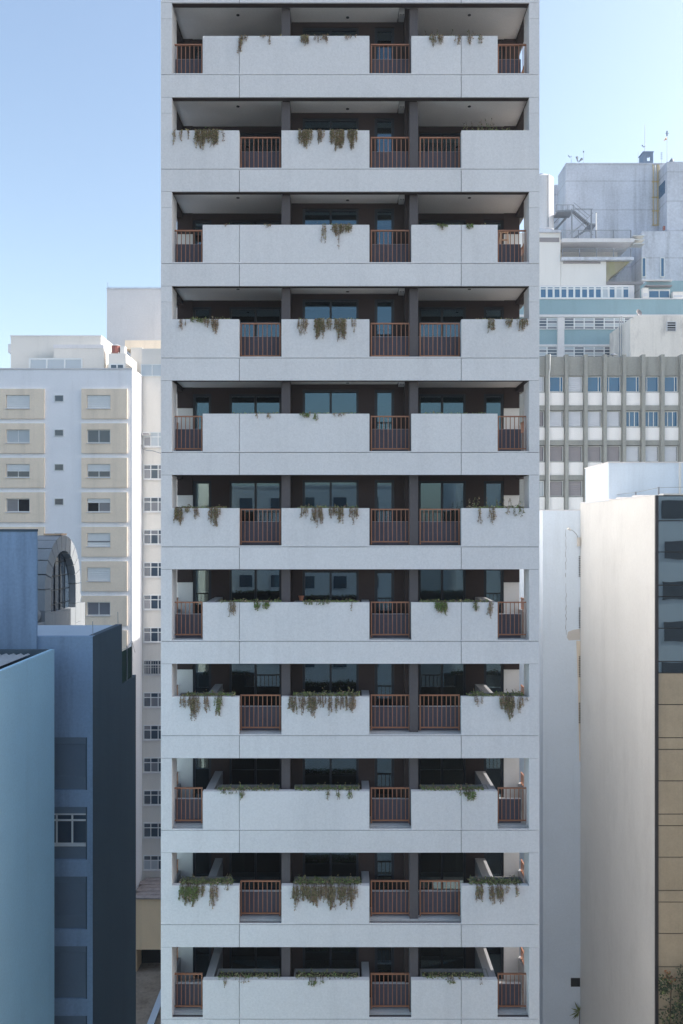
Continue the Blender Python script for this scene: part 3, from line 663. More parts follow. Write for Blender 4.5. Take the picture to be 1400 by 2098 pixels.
for i in range(14):
    zt2, zb2 = Z(885 + 66.7 * i, D2), Z(915 + 66.7 * i, D2)
    pm = [pr2.choice([M['pane'], M['pane'], M['pane_g'], M['pane_g'] if i < 5 else M['pane']]) for _ in range(6)]
    if i == 0: pm = [M['pane_c'], M['pane_c'], M['pane_c'], M['pane_g'], M['pane_c'], M['pane_c']]
    if i == 13: pm = [M['pane'], M['pane'], M['pane'], M['pane_c'], M['pane_c'], M['pane']]
    w_ = window(cb, X(294.5, D2), X(343, D2), zb2, zt2, D2 - 0.09, 3, (0.34, 0.66), 0.075, 0.088, M['wframe'], pm, pane_off=0.03, colw=(0.31, 0.31, 0.38))
    box("sill", w_, M['pale'], X(293.5, D2), X(344, D2), D2 - 0.14, D2 - 0.001, zb2 - 0.09, zb2 - 0.005)
    if i == 7:
        b = MB()
        for q in range(9): b.tube([(X(295 + q * 5, D2), D2 - .2, zb2), (X(295 + q * 5, D2), D2 - .2, zt2)], 0.02, 4)
        for t in (0.05, 0.5, 0.95): b.tube([(X(294.5, D2), D2 - .2, zb2 + (zt2 - zb2) * t), (X(340, D2), D2 - .2, zb2 + (zt2 - zb2) * t)], 0.02, 4)
        b.build("security_grille", M['silver'], w_, ((X(294.5, D2) + X(343, D2)) / 2, D2 - 0.09, (zb2 + zt2) / 2))
ac = E("air_conditioner", "white boxed air conditioner above the highest wide window of the cream block", "air conditioner", (X(300, D2), D2 - 0.3, Z(893, D2)))
box("body", ac, M['whitepaint'], X(294, D2), X(309, D2), D2 - 0.45, D2 - 0.10, Z(893, D2), Z(887, D2))
box("grille", ac, M['slat_d'], X(295.5, D2), X(307.5, D2), D2 - 0.47, D2 - 0.452, Z(892, D2), Z(888.5, D2))
b = MB(); b.tube([(X(292, D2), D2 - .3, Z(912, D2)), (X(294, D2), D2 - .4, Z(920, D2)), (X(303, D2), D2 - .5, Z(924, D2)), (X(316, D2), D2 - .5, Z(925, D2)), (X(337, D2), D2 - .5, Z(931, D2))], 0.035, 5)
b.tube([(X(296, D2), D2 - .05, Z(921, D2)), (X(296, D2), D2 - .5, Z(921, D2)), (X(298, D2), D2 - .5, Z(930, D2))], 0.02, 4)
o = b.build("cable", M['steel'], None, (X(300, D2), D2 - .4, Z(922, D2))); tag(o, "dark cable bracketed under the highest wide window of the cream block", "cable")

# tiled house, dirt yard, boundary wall at the foot
hs = E("tiled_house", "low ochre house with grey tiled roof and dark garage opening at the foot", "house", (-15, 69, 0))
zh = Z(1838, 69); hb = Z(1946, 69)
box("wall", hs, M['housew'], xr + 0.02, -9, 69.0, 72.3, hb, zh - 0.12)
box("garage_wall", hs, M['housew'], xr + 0.02, xr + 0.35, 69.02, 72.3, 0, hb)
box("garage_back", hs, M['dark'], xr + 0.36, -9, 70.8, 70.9, 0, hb)
rp = box("roof", hs, M['tile'], xr + 0.02, -9, 68.8, 72.4, zh - 0.12, zh - 0.05)
tr = random.Random(2)
for r in range(6):
    y0 = 68.75 + r * 0.6; zz = zh - 0.03 + r * 0.035
    for c in range(7):
        x0 = xr + 0.05 + c * 0.75 + (r % 2) * 0.3
        dz = tr.uniform(-.01, .02)
        box("tile", rp, M['tile'], x0, x0 + 0.73, y0, y0 + 0.59, zz + dz, zz + dz + 0.05)
b = MB(); b.poly([(-24, 45, 0.05), (-9.5, 45, 0.05), (-9.5, 68.9, 1.0), (-24, 68.9, 0.6)]); b.poly([(-24, 68.9, 0.6), (-9.5, 68.9, 1.0), (-9.5, 71, 0.6), (-24, 71, 0.5)])
o = b.build("yard", M['dirt']); o["kind"] = "structure"
bw = E("boundary_wall", "pale blue topped low wall running back beside the foot of the tower", "wall", (-14.8, 58, 0))
box("wall", bw, M['sidewall'], -14.85, -14.5, 50, 66.5, 0, 1.05); box("coping", bw, M['roofcoat'], -14.93, -14.42, 50, 66.52, 1.05, 1.15)

# ------------------------------------------------------------------ left middle: shutter block, firewall, arch, near white block
D3, D3b = 34.5, 39.1; xs3 = -10.78; zr3 = Z(1304, D3)
sb = E("shuttered_block", "dark blue grey block with roller shutters and a tall blank party wall", "apartment block", (-14, D3, 0))
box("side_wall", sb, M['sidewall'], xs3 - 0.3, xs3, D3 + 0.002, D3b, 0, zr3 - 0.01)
box("roof", sb, M['roofcoat'], -24, xs3 - 0.301, D3 + 0.32, D3b, zr3 - 0.5, zr3 - 0.06)
box("parapet", sb, M['bluewall'], -24, xs3 - 0.001, D3, D3 + 0.31, zr3 - 0.5, zr3)
wx0, wx1 = X(92, D3), X(178.5, D3)
box("front_wall", sb, M['bluewall'], wx1, xs3 - 0.001, D3, D3 + 0.31, 0, zr3 - 0.502)
box("front_wall", sb, M['bluewall'], -24, wx0, D3, D3 + 0.31, 0, zr3 - 0.502)
tops = [1511 + 142.7 * i for i in range(6)]
prev = zr3 - 0.502
for i, ty in enumerate(tops):
    zt3, zb3 = Z(ty, D3), Z(ty + 108, D3)
    box("spandrel", sb, M['bluewall'], wx0 + 0.001, wx1 - 0.001, D3 + 0.001, D3 + 0.30, zt3, prev); prev = zb3
    box("shutter_housing", sb, M['shutter_d'], wx0 + 0.002, wx1 - 0.002, D3 + 0.06, D3 + 0.25, zt3 - 0.30, zt3 - 0.002)
    box("apron_panel", sb, M['shutter_d'], wx0 + 0.002, wx1 - 0.002, D3 + 0.09, D3 + 0.25, zb3, zb3 + 0.56)
    if i == 1:
        w_ = window(sb, wx0, wx1, zb3 + 0.62, zt3 - 0.31, D3 + 0.09, 3, (0.22, 0.78), 0.07, 0.08, M['wframe'], M['pane'], pane_off=0.04, colw=(0.26, 0.37, 0.37))
        box("sill", w_, M['shutter'], wx0 + 0.01, wx1 - 0.01, D3 + 0.03, D3 + 0.20, zb3 + 0.562, zb3 + 0.61)
    else:
        slats("shutter", sb, M['shutter_d'], wx0 + 0.01, wx1 - 0.01, D3 + 0.08, zb3 + 0.562, zt3 - 0.302, 0.11, 0.05)
box("front_wall", sb, M['bluewall'], wx0 + 0.001, wx1 - 0.001, D3 + 0.001, D3 + 0.30, 0, prev)
box("party_wall", sb, M['bluewall'], -24, X(75, D3 - .12), D3 - 0.12, D3 - 0.003, zr3 - 4, Z(1089, D3))
box("party_wall_coping", sb, M['sidewall'], -24, X(75.5, D3 - .12), D3 - 0.15, D3 + 0.02, Z(1089, D3), Z(1084, D3))
# lower rear wing with netting
zw = Z(1402.5, D3b)
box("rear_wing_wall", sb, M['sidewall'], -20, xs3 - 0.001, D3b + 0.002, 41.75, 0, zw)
nf = E("net_fence", "dark green netting fence on the lower wing behind the shuttered block", "fence", (xs3 - 0.1, 40.2, zw))
box("net", nf, M['net'], xs3 - 0.10, xs3 - 0.07, D3b + 0.05, 41.2, zw, Z(1336, 39.3))
for yy in (D3b + 0.1, 40.2, 41.15):
    b = MB(); b.tube([(xs3 - .05, yy, zw), (xs3 - .05, yy, zw + 1.75)], 0.025, 5); b.build("post", M['steel'], nf, (xs3 - .05, yy, zw))
b = MB(); b.tube([(xs3 - .05, D3b + .1, zw + 1.7), (xs3 - .05, 40.2, zw + 1.62), (xs3 - .05, 41.15, zw + 1.85), (xs3 + .02, 41.5, zw + 1.2)], 0.012, 4); b.build("wire", M['steel'], nf, (xs3, 40, zw))
for px_, pt_, pb_, dd, lab in ((242, 1254, 1283, 38.5, "tall thin aerial at the far corner of the blue roof"), (190.5, 1273, 1302, 34.6, "short thin aerial at the near corner of the blue roof")):
    b = MB(); b.tube([(X(px_, dd), dd, Z(pb_ + 2, dd)), (X(px_ - .5, dd), dd, Z(pt_, dd))], 0.014, 4); o = b.build("aerial", M['steel'], None, (X(px_, dd), dd, Z(pb_ + 2, dd))); tag(o, lab, "aerial")

# arched pavilion
ar = E("arched_pavilion", "stone rooftop pavilion with a round arched dark window and ball finials", "pavilion", (-18.5, 51.3, 30))
ax1, ax0 = -17.88, -19.4; yc = 51.27; R0, R1 = 2.28, 3.27; zsp = 35.42; zbase = 31.5; zsill = 33.85
nv = 11
for i in range(nv):
    a0, a1 = math.pi * i / nv + 0.012, math.pi * (i + 1) / nv - 0.012
    b = MB(); seg = 4; ring = []
    for j in range(seg + 1):
        a = a0 + (a1 - a0) * j / seg; ring.append(a)
    out = [(yc - math.cos(a) * R1, zsp + math.sin(a) * R1) for a in ring]; inn = [(yc - math.cos(a) * R0, zsp + math.sin(a) * R0) for a in ring]
    for j in range(seg):
        o0, o1, i0, i1 = out[j], out[j + 1], inn[j], inn[j + 1]
        b.poly([(ax1, *o0), (ax1, *i0), (ax1, *i1), (ax1, *o1)]); b.poly([(ax0, *o1), (ax0, *i1), (ax0, *i0), (ax0, *o0)])
        b.poly([(ax0, *o0), (ax1, *o0), (ax1, *o1), (ax0, *o1)]); b.poly([(ax1, *i0), (ax0, *i0), (ax0, *i1), (ax1, *i1)])
    for e in (0, seg):
        q = [(ax1, *out[e]), (ax0, *out[e]), (ax0, *inn[e]), (ax1, *inn[e])]; b.poly(q if e == 0 else q[::-1])
    b.build("arch_stone", M['stone'], ar, (ax1, yc, zsp + R1))
for s in (-1, 1):
    for j in range(3):
        za = zbase + (zsp - zbase) * j / 3; zb_ = zbase + (zsp - zbase) * (j + 1) / 3 - 0.02
        ya, yb = sorted((yc + s * R0, yc + s * R1)); box("jamb_stone", ar, M['stone'], ax0, ax1, ya, yb, za, zb_)
    ya, yb = sorted((yc + s * (R1 + 0.0), yc + s * (R1 + 1.0)))
    box("plinth", ar, M['stone'], ax0, ax1 - 0.02, ya + (0.002 if s > 0 else 0), yb - (0.002 if s < 0 else 0), zbase, 34.0 if s > 0 else 33.5)
    bm_ = MB(); cy = yc + s * (R1 + 0.42); cz = (34.0 if s > 0 else 33.5) + 0.42; rad = 0.45; rows_ = 8
    pts = [((ax1 - 0.55), cy, cz - rad * math.cos(math.pi * t / rows_)) for t in range(rows_ + 1)]; rs = [max(0.03, rad * math.sin(math.pi * t / rows_)) for t in range(rows_ + 1)]
    bm_.tube(pts, rs, 16); bm_.build("ball_finial", M['stone'], ar, (ax1 - .55, cy, cz), smooth=True)
for j in range(5):
    ya = yc - R0 + j * 2 * R0 / 5; box("apron_stone", ar, M['stone'], ax0, ax1 - 0.01, ya + 0.008, ya + 2 * R0 / 5 - 0.008, zbase, zsill)
b = MB(); xg = ax1 - 0.45; pts = [(yc - R0 + 0.002, zsill)] + [(yc - math.cos(math.pi * j / 20) * (R0 - 0.002), zsp + math.sin(math.pi * j / 20) * (R0 - 0.002)) for j in range(21)] + [(yc + R0 - 0.002, zsill)]
b.poly([(xg, p[0], p[1]) for p in pts]); ag = b.build("arch_glazing", M['pane'], ar, (xg, yc, zsp))
b = MB()
for j in range(1, 5): 
    yy = yc - R0 + j * 2 * R0 / 5; hh = math.sqrt(max(0, R0 ** 2 - (yy - yc) ** 2)); b.box(xg + 0.002, xg + 0.06, yy - .025, yy + .025, zsill, zsp + hh - .02)
for zz in (34.3, 35.2, 36.1, 37.0):
    hh = R0 if zz < zsp else math.sqrt(max(0.01, R0 ** 2 - (zz - zsp) ** 2)); b.box(xg + 0.003, xg + 0.055, yc - hh + .02, yc + hh - .02, zz - .02, zz + .02)
b.build("mullions", M['frame'], ag, (xg, yc, zsp))
box("cap", ar, M['wood'], ax0 + 0.4, ax1 + 0.02, yc - 0.5, yc + 0.5, zsp + R1 + 0.01, zsp + R1 + 0.12)

# near white block, corrugated roof
xn = -11.9; zn = 39 - 243 / F * 33
nb = E("near_white_block", "smooth pale blue white block with corrugated roof at the lower left edge", "building", (-16, 28, 0))
box("side_wall", nb, M['nearwall'], xn - 0.18, xn, 12, 33, 0, zn)
box("rear_parapet", nb, M['sidewall'], -34, xn - 0.181, 32.8, 33, 0, zn)  # dark colour carries the shade of the parapet's inner face
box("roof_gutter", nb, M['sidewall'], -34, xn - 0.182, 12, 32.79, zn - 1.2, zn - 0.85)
b = MB(); n = 60
for i in range(n):
    xa = xn - 0.85 - i * 0.30; 
    for q in range(4):
        u0, u1 = xa - q * 0.075, xa - (q + 1) * 0.075; h0 = 0.05 * math.sin(q * math.pi / 2); h1 = 0.05 * math.sin((q + 1) * math.pi / 2)
        za = zn - 0.16 
        b.poly([(u1, 12, za + h1), (u0, 12, za + h0), (u0, 32.6, za + h0), (u1, 32.6, za + h1)])
o = b.build("corrugated_roof", M['corrug'], nb, (-18, 25, zn - .5)); o["kind"] = "stuff"

# ------------------------------------------------------------------ right: cream wall with glass front, white firewall
D4 = 34.0; xc = 13.44; zc = Z(1014, D4)
cg = E("glass_fronted_block", "cream block with a blank side wall and dark glass panel front", "office block", (25, D4, 0))
box("side_wall", cg, M['cream'], xc, xc + 0.3, D4 + 0.02, 44.8, 0, zc)
box("body", cg, M['cream'], xc + 0.302, 40, D4 + 0.35, 44.79, 0, zc - 0.02)
box("roof_flashing", cg, M['silver'], xc + 0.31, 40, D4 - 0.02, D4 + 0.5, zc, zc + 0.06)
b = MB(); q = 0
for i in range(14):
    y0 = D4 + 0.6 + i * 0.72; b.box(xc - 0.03, xc + 0.34, y0, y0 + 0.70, zc + 0.001, zc + 0.03 + 0.03 * ((i * 7) % 3))
o = b.build("coping_tiles", M['pale'], cg, (xc, 40, zc)); o["kind"] = "stuff"
box("corner_post", cg, M['cw_frame'], xc - 0.06, xc + 0.06, D4 - 0.10, D4 + 0.018, 0, zc - 0.02)
cuts = [1016, 1067, 1131, 1199, 1222.5]
while cuts[-1] < 2300:
    a = cuts[-1]; cuts += [a + 64.5, a + 132.5, a + 156.3]
for i in range(len(cuts) - 1):
    z1, z0 = Z(cuts[i], D4) - 0.02, Z(cuts[i + 1], D4) + 0.02
    if z0 < 1: break
    sp = (cuts[i + 1] - cuts[i]) < 30
    c = (cuts[i] + cuts[i + 1]) / 2
    mm = M['cw_glass'] if c < 1395 else M['cw_beige']  # lower panels painted with the beige reflection of a wall opposite
    for j in range(3):
        xa = xc + 0.07 + j * 1.62; box("glass_panel" if mm is M['cw_glass'] else "reflection_panel", cg, mm, xa, xa + 1.59, D4 - 0.04, D4 + 0.015, z0, z1)
box("mullion_backing", cg, M['cw_frame'], xc + 0.065, 40, D4 + 0.018, D4 + 0.34, 0, zc - 0.03)
tt = E("tree_reflection_climber", "dark leafy climber with russet leaves, standing in for a tree mirrored in the glass", "climber", (14.6, 33.6, 0))  # leaves added in front of the panels for a tree reflection
b = MB(); tq = random.Random(21)
for q in range(5):
    x_ = 13.9 + q * 0.7; b.tube([(14.6, 33.6, 0), (x_, 33.65, 9), (x_ + tq.uniform(-.2, .2), 33.7, 15), (x_ + tq.uniform(-.2, .2), 33.72, 19 + tq.uniform(0, 1.5))], [.09, .06, .04, .02], 6)
st = b.build("stems", M['bark'], tt, W[tt.name]); st["kind"] = "stuff"
b = MB()
for _ in range(110):
    cx_, cz_, cr_ = tq.uniform(13.6, 17.2), tq.uniform(13.5, 20.4 + tq.uniform(0, .7)), tq.uniform(.25, .5)
    mm_ = 2 if tq.random() < 0.16 else 0
    for _ in range(75):
        d = Vector((tq.gauss(0, 1), tq.gauss(0, 1) * .5, tq.gauss(0, 1))).normalized() * cr_ * tq.random() ** .4
        add_leaf(b, (max(cx_ + d.x, 13.50), min(33.62 + d.y * .6, 33.82), cz_ + d.z), tq.uniform(.07, .15), mm_ if tq.random() < .75 else tq.choice((0, 1)))
b.build("foliage", [M['leaf_d'], M['leaf_g'], M['leaf_r']], tt, W[tt.name])
# rooftop hut of this block
zph = Z(948.5, 40)
box("rooftop_wall", cg, M['firewall'], X(1247.5, 40), 40, 40.0, 43.8, zc - 0.02, zph)
box("roof_bounce_sheet", cg, M['sidewall'], xc + 0.36, 40, D4 + 0.52, 39.99, zc - 0.019, zc + 0.005)  # unseen dark sheet added to cut roof bounce onto the hut
box("rooftop_coping", cg, M['pale'], X(1247, 40) - 0.03, 40, 39.96, 43.84, zph, zph + 0.05)
box("rooftop_downpipe", cg, M['cream'], X(1393.5, 39.9), X(1396.5, 39.9), 39.9, 39.998, zc, zph)
wb = E("roof_cable", "thin drooping cable on small posts along the cream block's roof edge", "cable", (xc + 0.3, 38, zc))
b = MB(); pts = [(xc + .3, 44.5, zc + .12), (xc + .3, 41, zc + 0.28), (xc + .6, 38.0, zc + .30), (xc + .9, 36.0, zc + 0.42), (xc + 1.8, 35.2, zc + .40), (xc + 4, 35, zc + .38)]
b.tube(pts, 0.014, 4); b.build("wire", M['steel'], wb, W[wb.name])
for p in pts[1:4]: box("post", wb, M['steel'], p[0] - .03, p[0] + .03, p[1] - .03, p[1] + .03, zc + 0.0, p[2] + .03)
D5 = 44.82
fw = E("white_firewall_block", "narrow white blank block squeezed between the tower and the cream wall", "building", (12.2, D5, 0))
xf0 = X(1113, D5); zf = Z(1046, D5)
box("wall", fw, M['firewall'], xf0, xc + 1.2, D5, 69.8, 0, zf)  # unseen rear part lengthened to shade the yard
box("coping", fw, M['pale'], xf0 - 0.03, xc + 1.2, D5 - 0.01, 69.8, zf, zf + 0.04)
b = MB(); cr = random.Random(9); px_ = 1160.0; y_ = 1085.0
while y_ < 1300:
    ln = cr.uniform(4, 12); w_ = cr.uniform(0.4, 1.4) * (0.6 if y_ < 1150 else 1); x_ = px_ + cr.uniform(-0.9, 0.9)
    if cr.random() < 0.9: b.box(X(x_ - w_ / 2, D5), X(x_ + w_ / 2, D5), D5 - 0.006, D5 + 0.01, Z(y_ + ln, D5), Z(y_, D5))
    y_ += ln * cr.uniform(0.9, 1.15)
b.build("crack", M['crack'], fw, (X(1160, D5), D5, Z(1190, D5)))
b = MB(); b.prism([(X(p, D5), Z(q, D5)) for p, q in ((1164, 1295), (1162, 1306), (1166, 1312), (1189, 1311), (1189, 1288), (1174, 1291))], D5 - 0.008, D5 + 0.01)
b.build("cement_patch", M['patch'], fw, (X(1176, D5), D5, Z(1300, D5)))
b = MB(); b.prism([(X(p, D5), Z(q, D5)) for p, q in ((1181, 1313), (1184, 1390), (1187.5, 1560), (1189.5, 1560), (1189.5, 1313))], D5 - 0.005, D5 + 0.01)
b.build("rust_stain", M['ochre'], fw, (X(1186, D5), D5, Z(1500, D5)))
b = MB()
for s0 in (1140, 1245, 1345, 1440):
    for i in range(12): b.box(X(1186.2, D5), X(1189.2, D5), D5 - 0.05, D5 - 0.006, Z(s0 + i * 3.6 + 1.6, D5), Z(s0 + i * 3.6, D5))
o = b.build("vent_slots", M['ventdark'], fw, (X(1186, D5), D5, Z(1300, D5))); o["kind"] = "stuff"
lp = E("wall_lamp", "small wall lamp on a thin curved arm on the white firewall", "wall lamp", (X(1184, D5), D5 - 0.1, Z(1110, D5)))
box("bracket", lp, M['patch'], X(1182.5, D5), X(1187.5, D5), D5 - 0.22, D5 - 0.002, Z(1119, D5), Z(1101, D5))
b = MB(); b.tube([(X(1183, D5), D5 - .15, Z(1101, D5)), (X(1177, D5), D5 - .4, Z(1094, D5)), (X(1168, D5), D5 - .7, Z(1088, D5)), (X(1161, D5), D5 - .85, Z(1085.5, D5))], 0.018, 5); b.build("arm", M['steel'], lp, W[lp.name])
b = MB(); b.tube([(X(1161, D5), D5 - .85, Z(1085.5, D5)), (X(1154, D5), D5 - .95, Z(1083, D5))], [0.05, 0.07], 8); b.build("lamp_head", M['silver'], lp, W[lp.name])
box("recess_shade_patch", fw, M['dark'], X(1170, D5), X(1189, D5), D5 - 0.006, D5 + 0.01, Z(2022, D5), Z(2004, D5))  # flat dark plate, the recess's shade put into its colour
wd = E("wall_weed", "spiky dark weed growing from the foot of the white firewall", "weed", (X(1186, D5), D5 - 0.1, Z(2085, D5)))
b = MB()
for i in range(14):
    a = math.radians(pr.uniform(60, 250)); ln = pr.uniform(.35, .75); p0 = Vector((X(1187, D5), D5 - .05, Z(2072, D5))); dv = Vector((math.cos(a), -pr.uniform(.1, .5), math.sin(a))).normalized()
    u = dv.cross(Vector((0, 1, 0))).normalized() * 0.035; b.poly([p0 - u * .4, p0 + dv * ln * .5 - u, p0 + dv * ln, p0 + dv * ln * .5 + u])
b.build("leaves", M['leaf_g'], wd, W[wd.name])
b = MB(); b.tube([(X(1187, D5), D5 - .05, Z(2098, D5)), (X(1187, D5), D5 - .06, Z(2072, D5))], 0.02, 5); b.build("stem", M['stem'], wd, W[wd.name])

# ------------------------------------------------------------------ right background: concrete grid block
D6 = 70.0
gr_ = E("concrete_grid_block", "grey concrete office block with a grid of ribs and shuttered windows", "office block", (X(1250, D6), D6, 0))
gx0, gx1 = X(1062, D6), X(1500, D6); zg = Z(730, D6)
box("wall", gr_, M['gridconc'], gx0, gx1, D6 + 0.45, D6 + 14, 0, zg)
box("attic_wall", gr_, M['gridconc'], gx0, gx1, D6 + 0.12, D6 + 0.448, Z(769, D6), zg)
cen = [1082.0 + 39.25 * i for i in range(11)]
for c in cen:
    box("rib", gr_, M['gridconc'], X(c - 3.4, D6), X(c + 3.4, D6), D6 - 0.25, D6 + 0.44, Z(1120, D6), zg + 0.12)
WS = [['l', 'b', 'l', 'b', 'b', 'b', 'b', 'b', 'b', 'b'], ['d', 'L', 'L', 'L', 'L', 'p', 'p', 'p', 'p', 'p'], ['d', 'd', 'd', 'd', 'd', 'L', 'L', 'L', 'L', 'd'], ['w', 'd', 'd', 'd', 'd', 'd', 'd', 'd', 'd', 'd']]
for r in range(4):
    t = 770 + 71.6 * r
    for i in range(10):
        x0, x1 = X(cen[i] + 3.8, D6), X(cen[i + 1] - 3.8, D6)
        st = WS[r][i]
        z1, z0 = Z(t, D6), Z(t + 32, D6)
        pm = {'b': M['pane_b'], 'p': M['pane_b'], 'l': M['pane_c'], 'w': M['pane_c']}.get(st, M['pane'])
        w_ = window(gr_, x0 + .02, x1 - .02, z0, z1, D6 + 0.30, 2 if st != 'p' else 3, (1.0,), 0.06, 0.10, M['wframe'], pm, pane_off=0.04, colw=((0.8, 0.2) if (i + r) % 2 else (0.22, 0.78)) if st != 'p' else None)
        if st in 'lLd': slats("shutter", w_, M['slat_d'] if st == 'd' else M['slat_l'], x0 + .06, x1 - .16, D6 + 0.26, z0 + .05, z1 - .05, 0.17)
        box("spandrel", gr_, M['gridpanel'], x0, x1, D6 + 0.15, D6 + 0.448, Z(t + 60, D6), Z(t + 33.5, D6))
        box("floor_beam", gr_, M['gridconc'], x0, x1, D6 + 0.05, D6 + 0.448, Z(t + 70.5, D6), Z(t + 60.2, D6))
    
b = MB(); b.tube([(X(1125.5, D6), D6 - .32, Z(727, D6)), (X(1125.5, D6), D6 - .32, Z(757, D6)), (X(1124, D6), D6 - .30, Z(766, D6)), (X(1124, D6), D6 - .30, Z(1044, D6))], 0.055, 6)
b.build("downpipe", M['silver'], gr_, (X(1125, D6), D6 - .3, Z(800, D6)))
rv = E("roof_vent", "small mushroom vent on the grid block's roof", "roof vent", (X(1257, D6 + 1), D6 + 1, zg))
b = MB(); b.tube([(X(1257, D6 + 1), D6 + 1, zg), (X(1257, D6 + 1), D6 + 1, zg + .32)], 0.12, 8); b.build("stack", M['steel'], rv, W[rv.name])
b = MB(); b.tube([(X(1257, D6 + 1), D6 + 1, zg + .30), (X(1257, D6 + 1), D6 + 1, zg + .45)], [0.34, 0.15], 10); b.build("hood", M['steel'], rv, W[rv.name])

# stained cream volume with stepped round shoulder
D7 = 80.0
tk = E("stained_cream_volume", "weathered cream rooftop volume with chamfered left shoulder and stained walls", "building", (X(1320, D7), D7, 0))
b = MB(); b.prism([(X(p, D7), Z(q, D7)) for p, q in ((1292, 760), (1520, 760), (1520, 646), (1306, 646), (1302, 648), (1292, 652.5))], D7, D7 + 6.2)
b.build("wall", M['tankw'], tk, (X(1320, D7), D7, Z(700, D7)))
w_ = window(tk, X(1366, D7), X(1385.5, D7), Z(679, D7), Z(659, D7), D7 - 0.09, 1, (0.26, 0.25, 0.25, 0.24), 0.07, 0.088, M['slat_l'], M['dark'], pane_off=0.03)
for q in (1272.5, 1276.5):
    b = MB(); b.tube([(X(1290, D7) - .12, D7 * 590 / (q - 700), Z(745, D7)), (X(1290, D7) - .12, D7 * 590 / (q - 700), Z(638, D7))], 0.05, 5); b.build("pipe", M['steel'], tk, (X(q, D7), D7 - .2, Z(690, D7)))
ds = E("satellite_dish", "dark round satellite dish on the stained cream roof", "satellite dish", (X(1314, D7), D7 + 0.5, Z(646, D7)))
b = MB(); c0 = Vector((X(1314, D7), D7 + 0.5, Z(637, D7))); nrm = Vector((0.45, -1, 0.35)).normalized(); a_ = nrm.orthogonal().normalized(); b_ = nrm.cross(a_)
rings = [[c0 + nrm * (-0.16 + 0.16 * (t / 3) ** 2) + (a_ * math.cos(2 * math.pi * k / 16) + b_ * math.sin(2 * math.pi * k / 16)) * 0.36 * max(t, 0.05) / 3 for k in range(16)] for t in range(4)]
for t in range(3):
    for k in range(16): b.poly([rings[t][k], rings[t][(k + 1) % 16], rings[t + 1][(k + 1) % 16], rings[t + 1][k]])
b.build("reflector", M['slat_d'], ds, W[ds.name])
b = MB(); b.tube([(X(1310, D7), D7 + .6, Z(646, D7)), (X(1312, D7), D7 + .6, Z(637, D7))], 0.04, 5); b.tube([c0, c0 + nrm * 0.3], 0.02, 4); b.build("mount", M['steel'], ds, W[ds.name])

# green building
D8 = 88.0
ge = E("sea_green_block", "sea green office block with bands of louvred windows", "office block", (X(1250, D8), D8, 0))
box("wall", ge, M['green'], X(1060, D8), X(1520, D8), D8, D8 + 3.4, 0, Z(613, D8))
box("coping", ge, M['pale'], X(1060, D8), X(1520, D8), D8 - 0.06, D8 + 0.3, Z(613, D8), Z(611.2, D8))
box("ledge", ge, M['pale'], X(1060, D8), X(1520, D8), D8 - 0.18, D8 - 0.001, Z(650, D8), Z(645, D8))
box("ledge", ge, M['pale'], X(1060, D8), X(1520, D8), D8 - 0.12, D8 - 0.001, Z(709.5, D8), Z(706, D8))
box("pillar", ge, M['pale'], X(1142, D8), X(1155.5, D8), D8 - 0.25, D8 - 0.001, Z(800, D8), Z(651, D8))
for t, bt in ((651, 675), (710, 735)):
    for a, c in ((1100, 1142), (1156, 1320)):
        n = int((c - a) / 20.3 + 0.5)
        for i in range(n):
            pa, pb = a + (c - a) * i / n, a + (c - a) * (i + 1) / n
            mm = [M['pane_c'], M['pane_g'], M['pane_c'], M['pane_g']] if (i * 7 + t) % 3 else [M['pane_g'], M['pane'], M['pane'], M['pane_g']]
            window(ge, X(pa, D8), X(pb, D8), Z(bt, D8), Z(t, D8), D8 - 0.09, 1, (0.25, 0.25, 0.25, 0.25), 0.06, 0.088, M['wframe'], mm, pane_off=0.03)
# glazed gallery on top
D8g = 89.2
box("gallery_wall", ge, M['pale'], X(1060, D8g), X(1300, D8g), D8g, D8g + 2, Z(613, D8g) - 0.1, Z(584, D8g))
for i in range(15):
    pa = 1078 + i * 14.1; hazy = pa > 1212
    if pa > 1280: break
    window(ge, X(pa, D8g), X(pa + 14.0, D8g), Z(611.5, D8g), Z(587, D8g), D8g - 0.09, 1, (0.2, 0.8), 0.11, 0.088, M['wframe'], M['pane_c'] if hazy and i % 2 else M['pane_b'], pane_off=0.03)
window(ge, X(1327, D8g), X(1371, D8g), Z(612.5, D8g), Z(594, D8g), D8g - 0.30, 2, (0.15, 0.85), 0.09, 0.10, M['wframe'], M['pane_b'], pane_off=0.03)
box("gallery_wall", ge, M['green'], X(1325, D8g), X(1520, D8g), D8g - 0.19, D8g + 1.9, Z(613, D8g), Z(576, D8g))
box("gallery_canopy", ge, M['slat_d'], X(1318, D8g), X(1372, D8g), D8g - 0.8, D8g - 0.2, Z(590, D8g), Z(588, D8g))
box("gallery_canopy", ge, M['pale'], X(1313, D8g), X(1374, D8g), D8g - 0.6, D8g - 0.2, Z(578, D8g), Z(576, D8g))
for i, (pa, pb, ya, yb) in enumerate(((1315, 1327, 592, 612), (1377, 1399, 600, 613))):
    u = E("air_handler", ["upright white air handling unit beside the blue gallery window", "low white air handling unit right of the blue gallery window"][i], "air handler", (X(pa, 88.6), 88.6, Z(yb, 88.6)))
    box("casing", u, M['whitepaint'], X(pa, 88.6), X(pb, 88.6), 88.3, 88.75, Z(yb, 88.6), Z(ya, 88.6)); box("grille", u, M['slat_l'], X(pa + 2, 88.6), X(pb - 2, 88.6), 88.27, 88.298, Z(yb - 3, 88.6), Z((ya + yb) / 2, 88.6))
    box("lid", u, M['silver'], X(pa - .5, 88.6), X(pb + .5, 88.6), 88.25, 88.8, Z(ya, 88.6), Z(ya, 88.6) + .05)

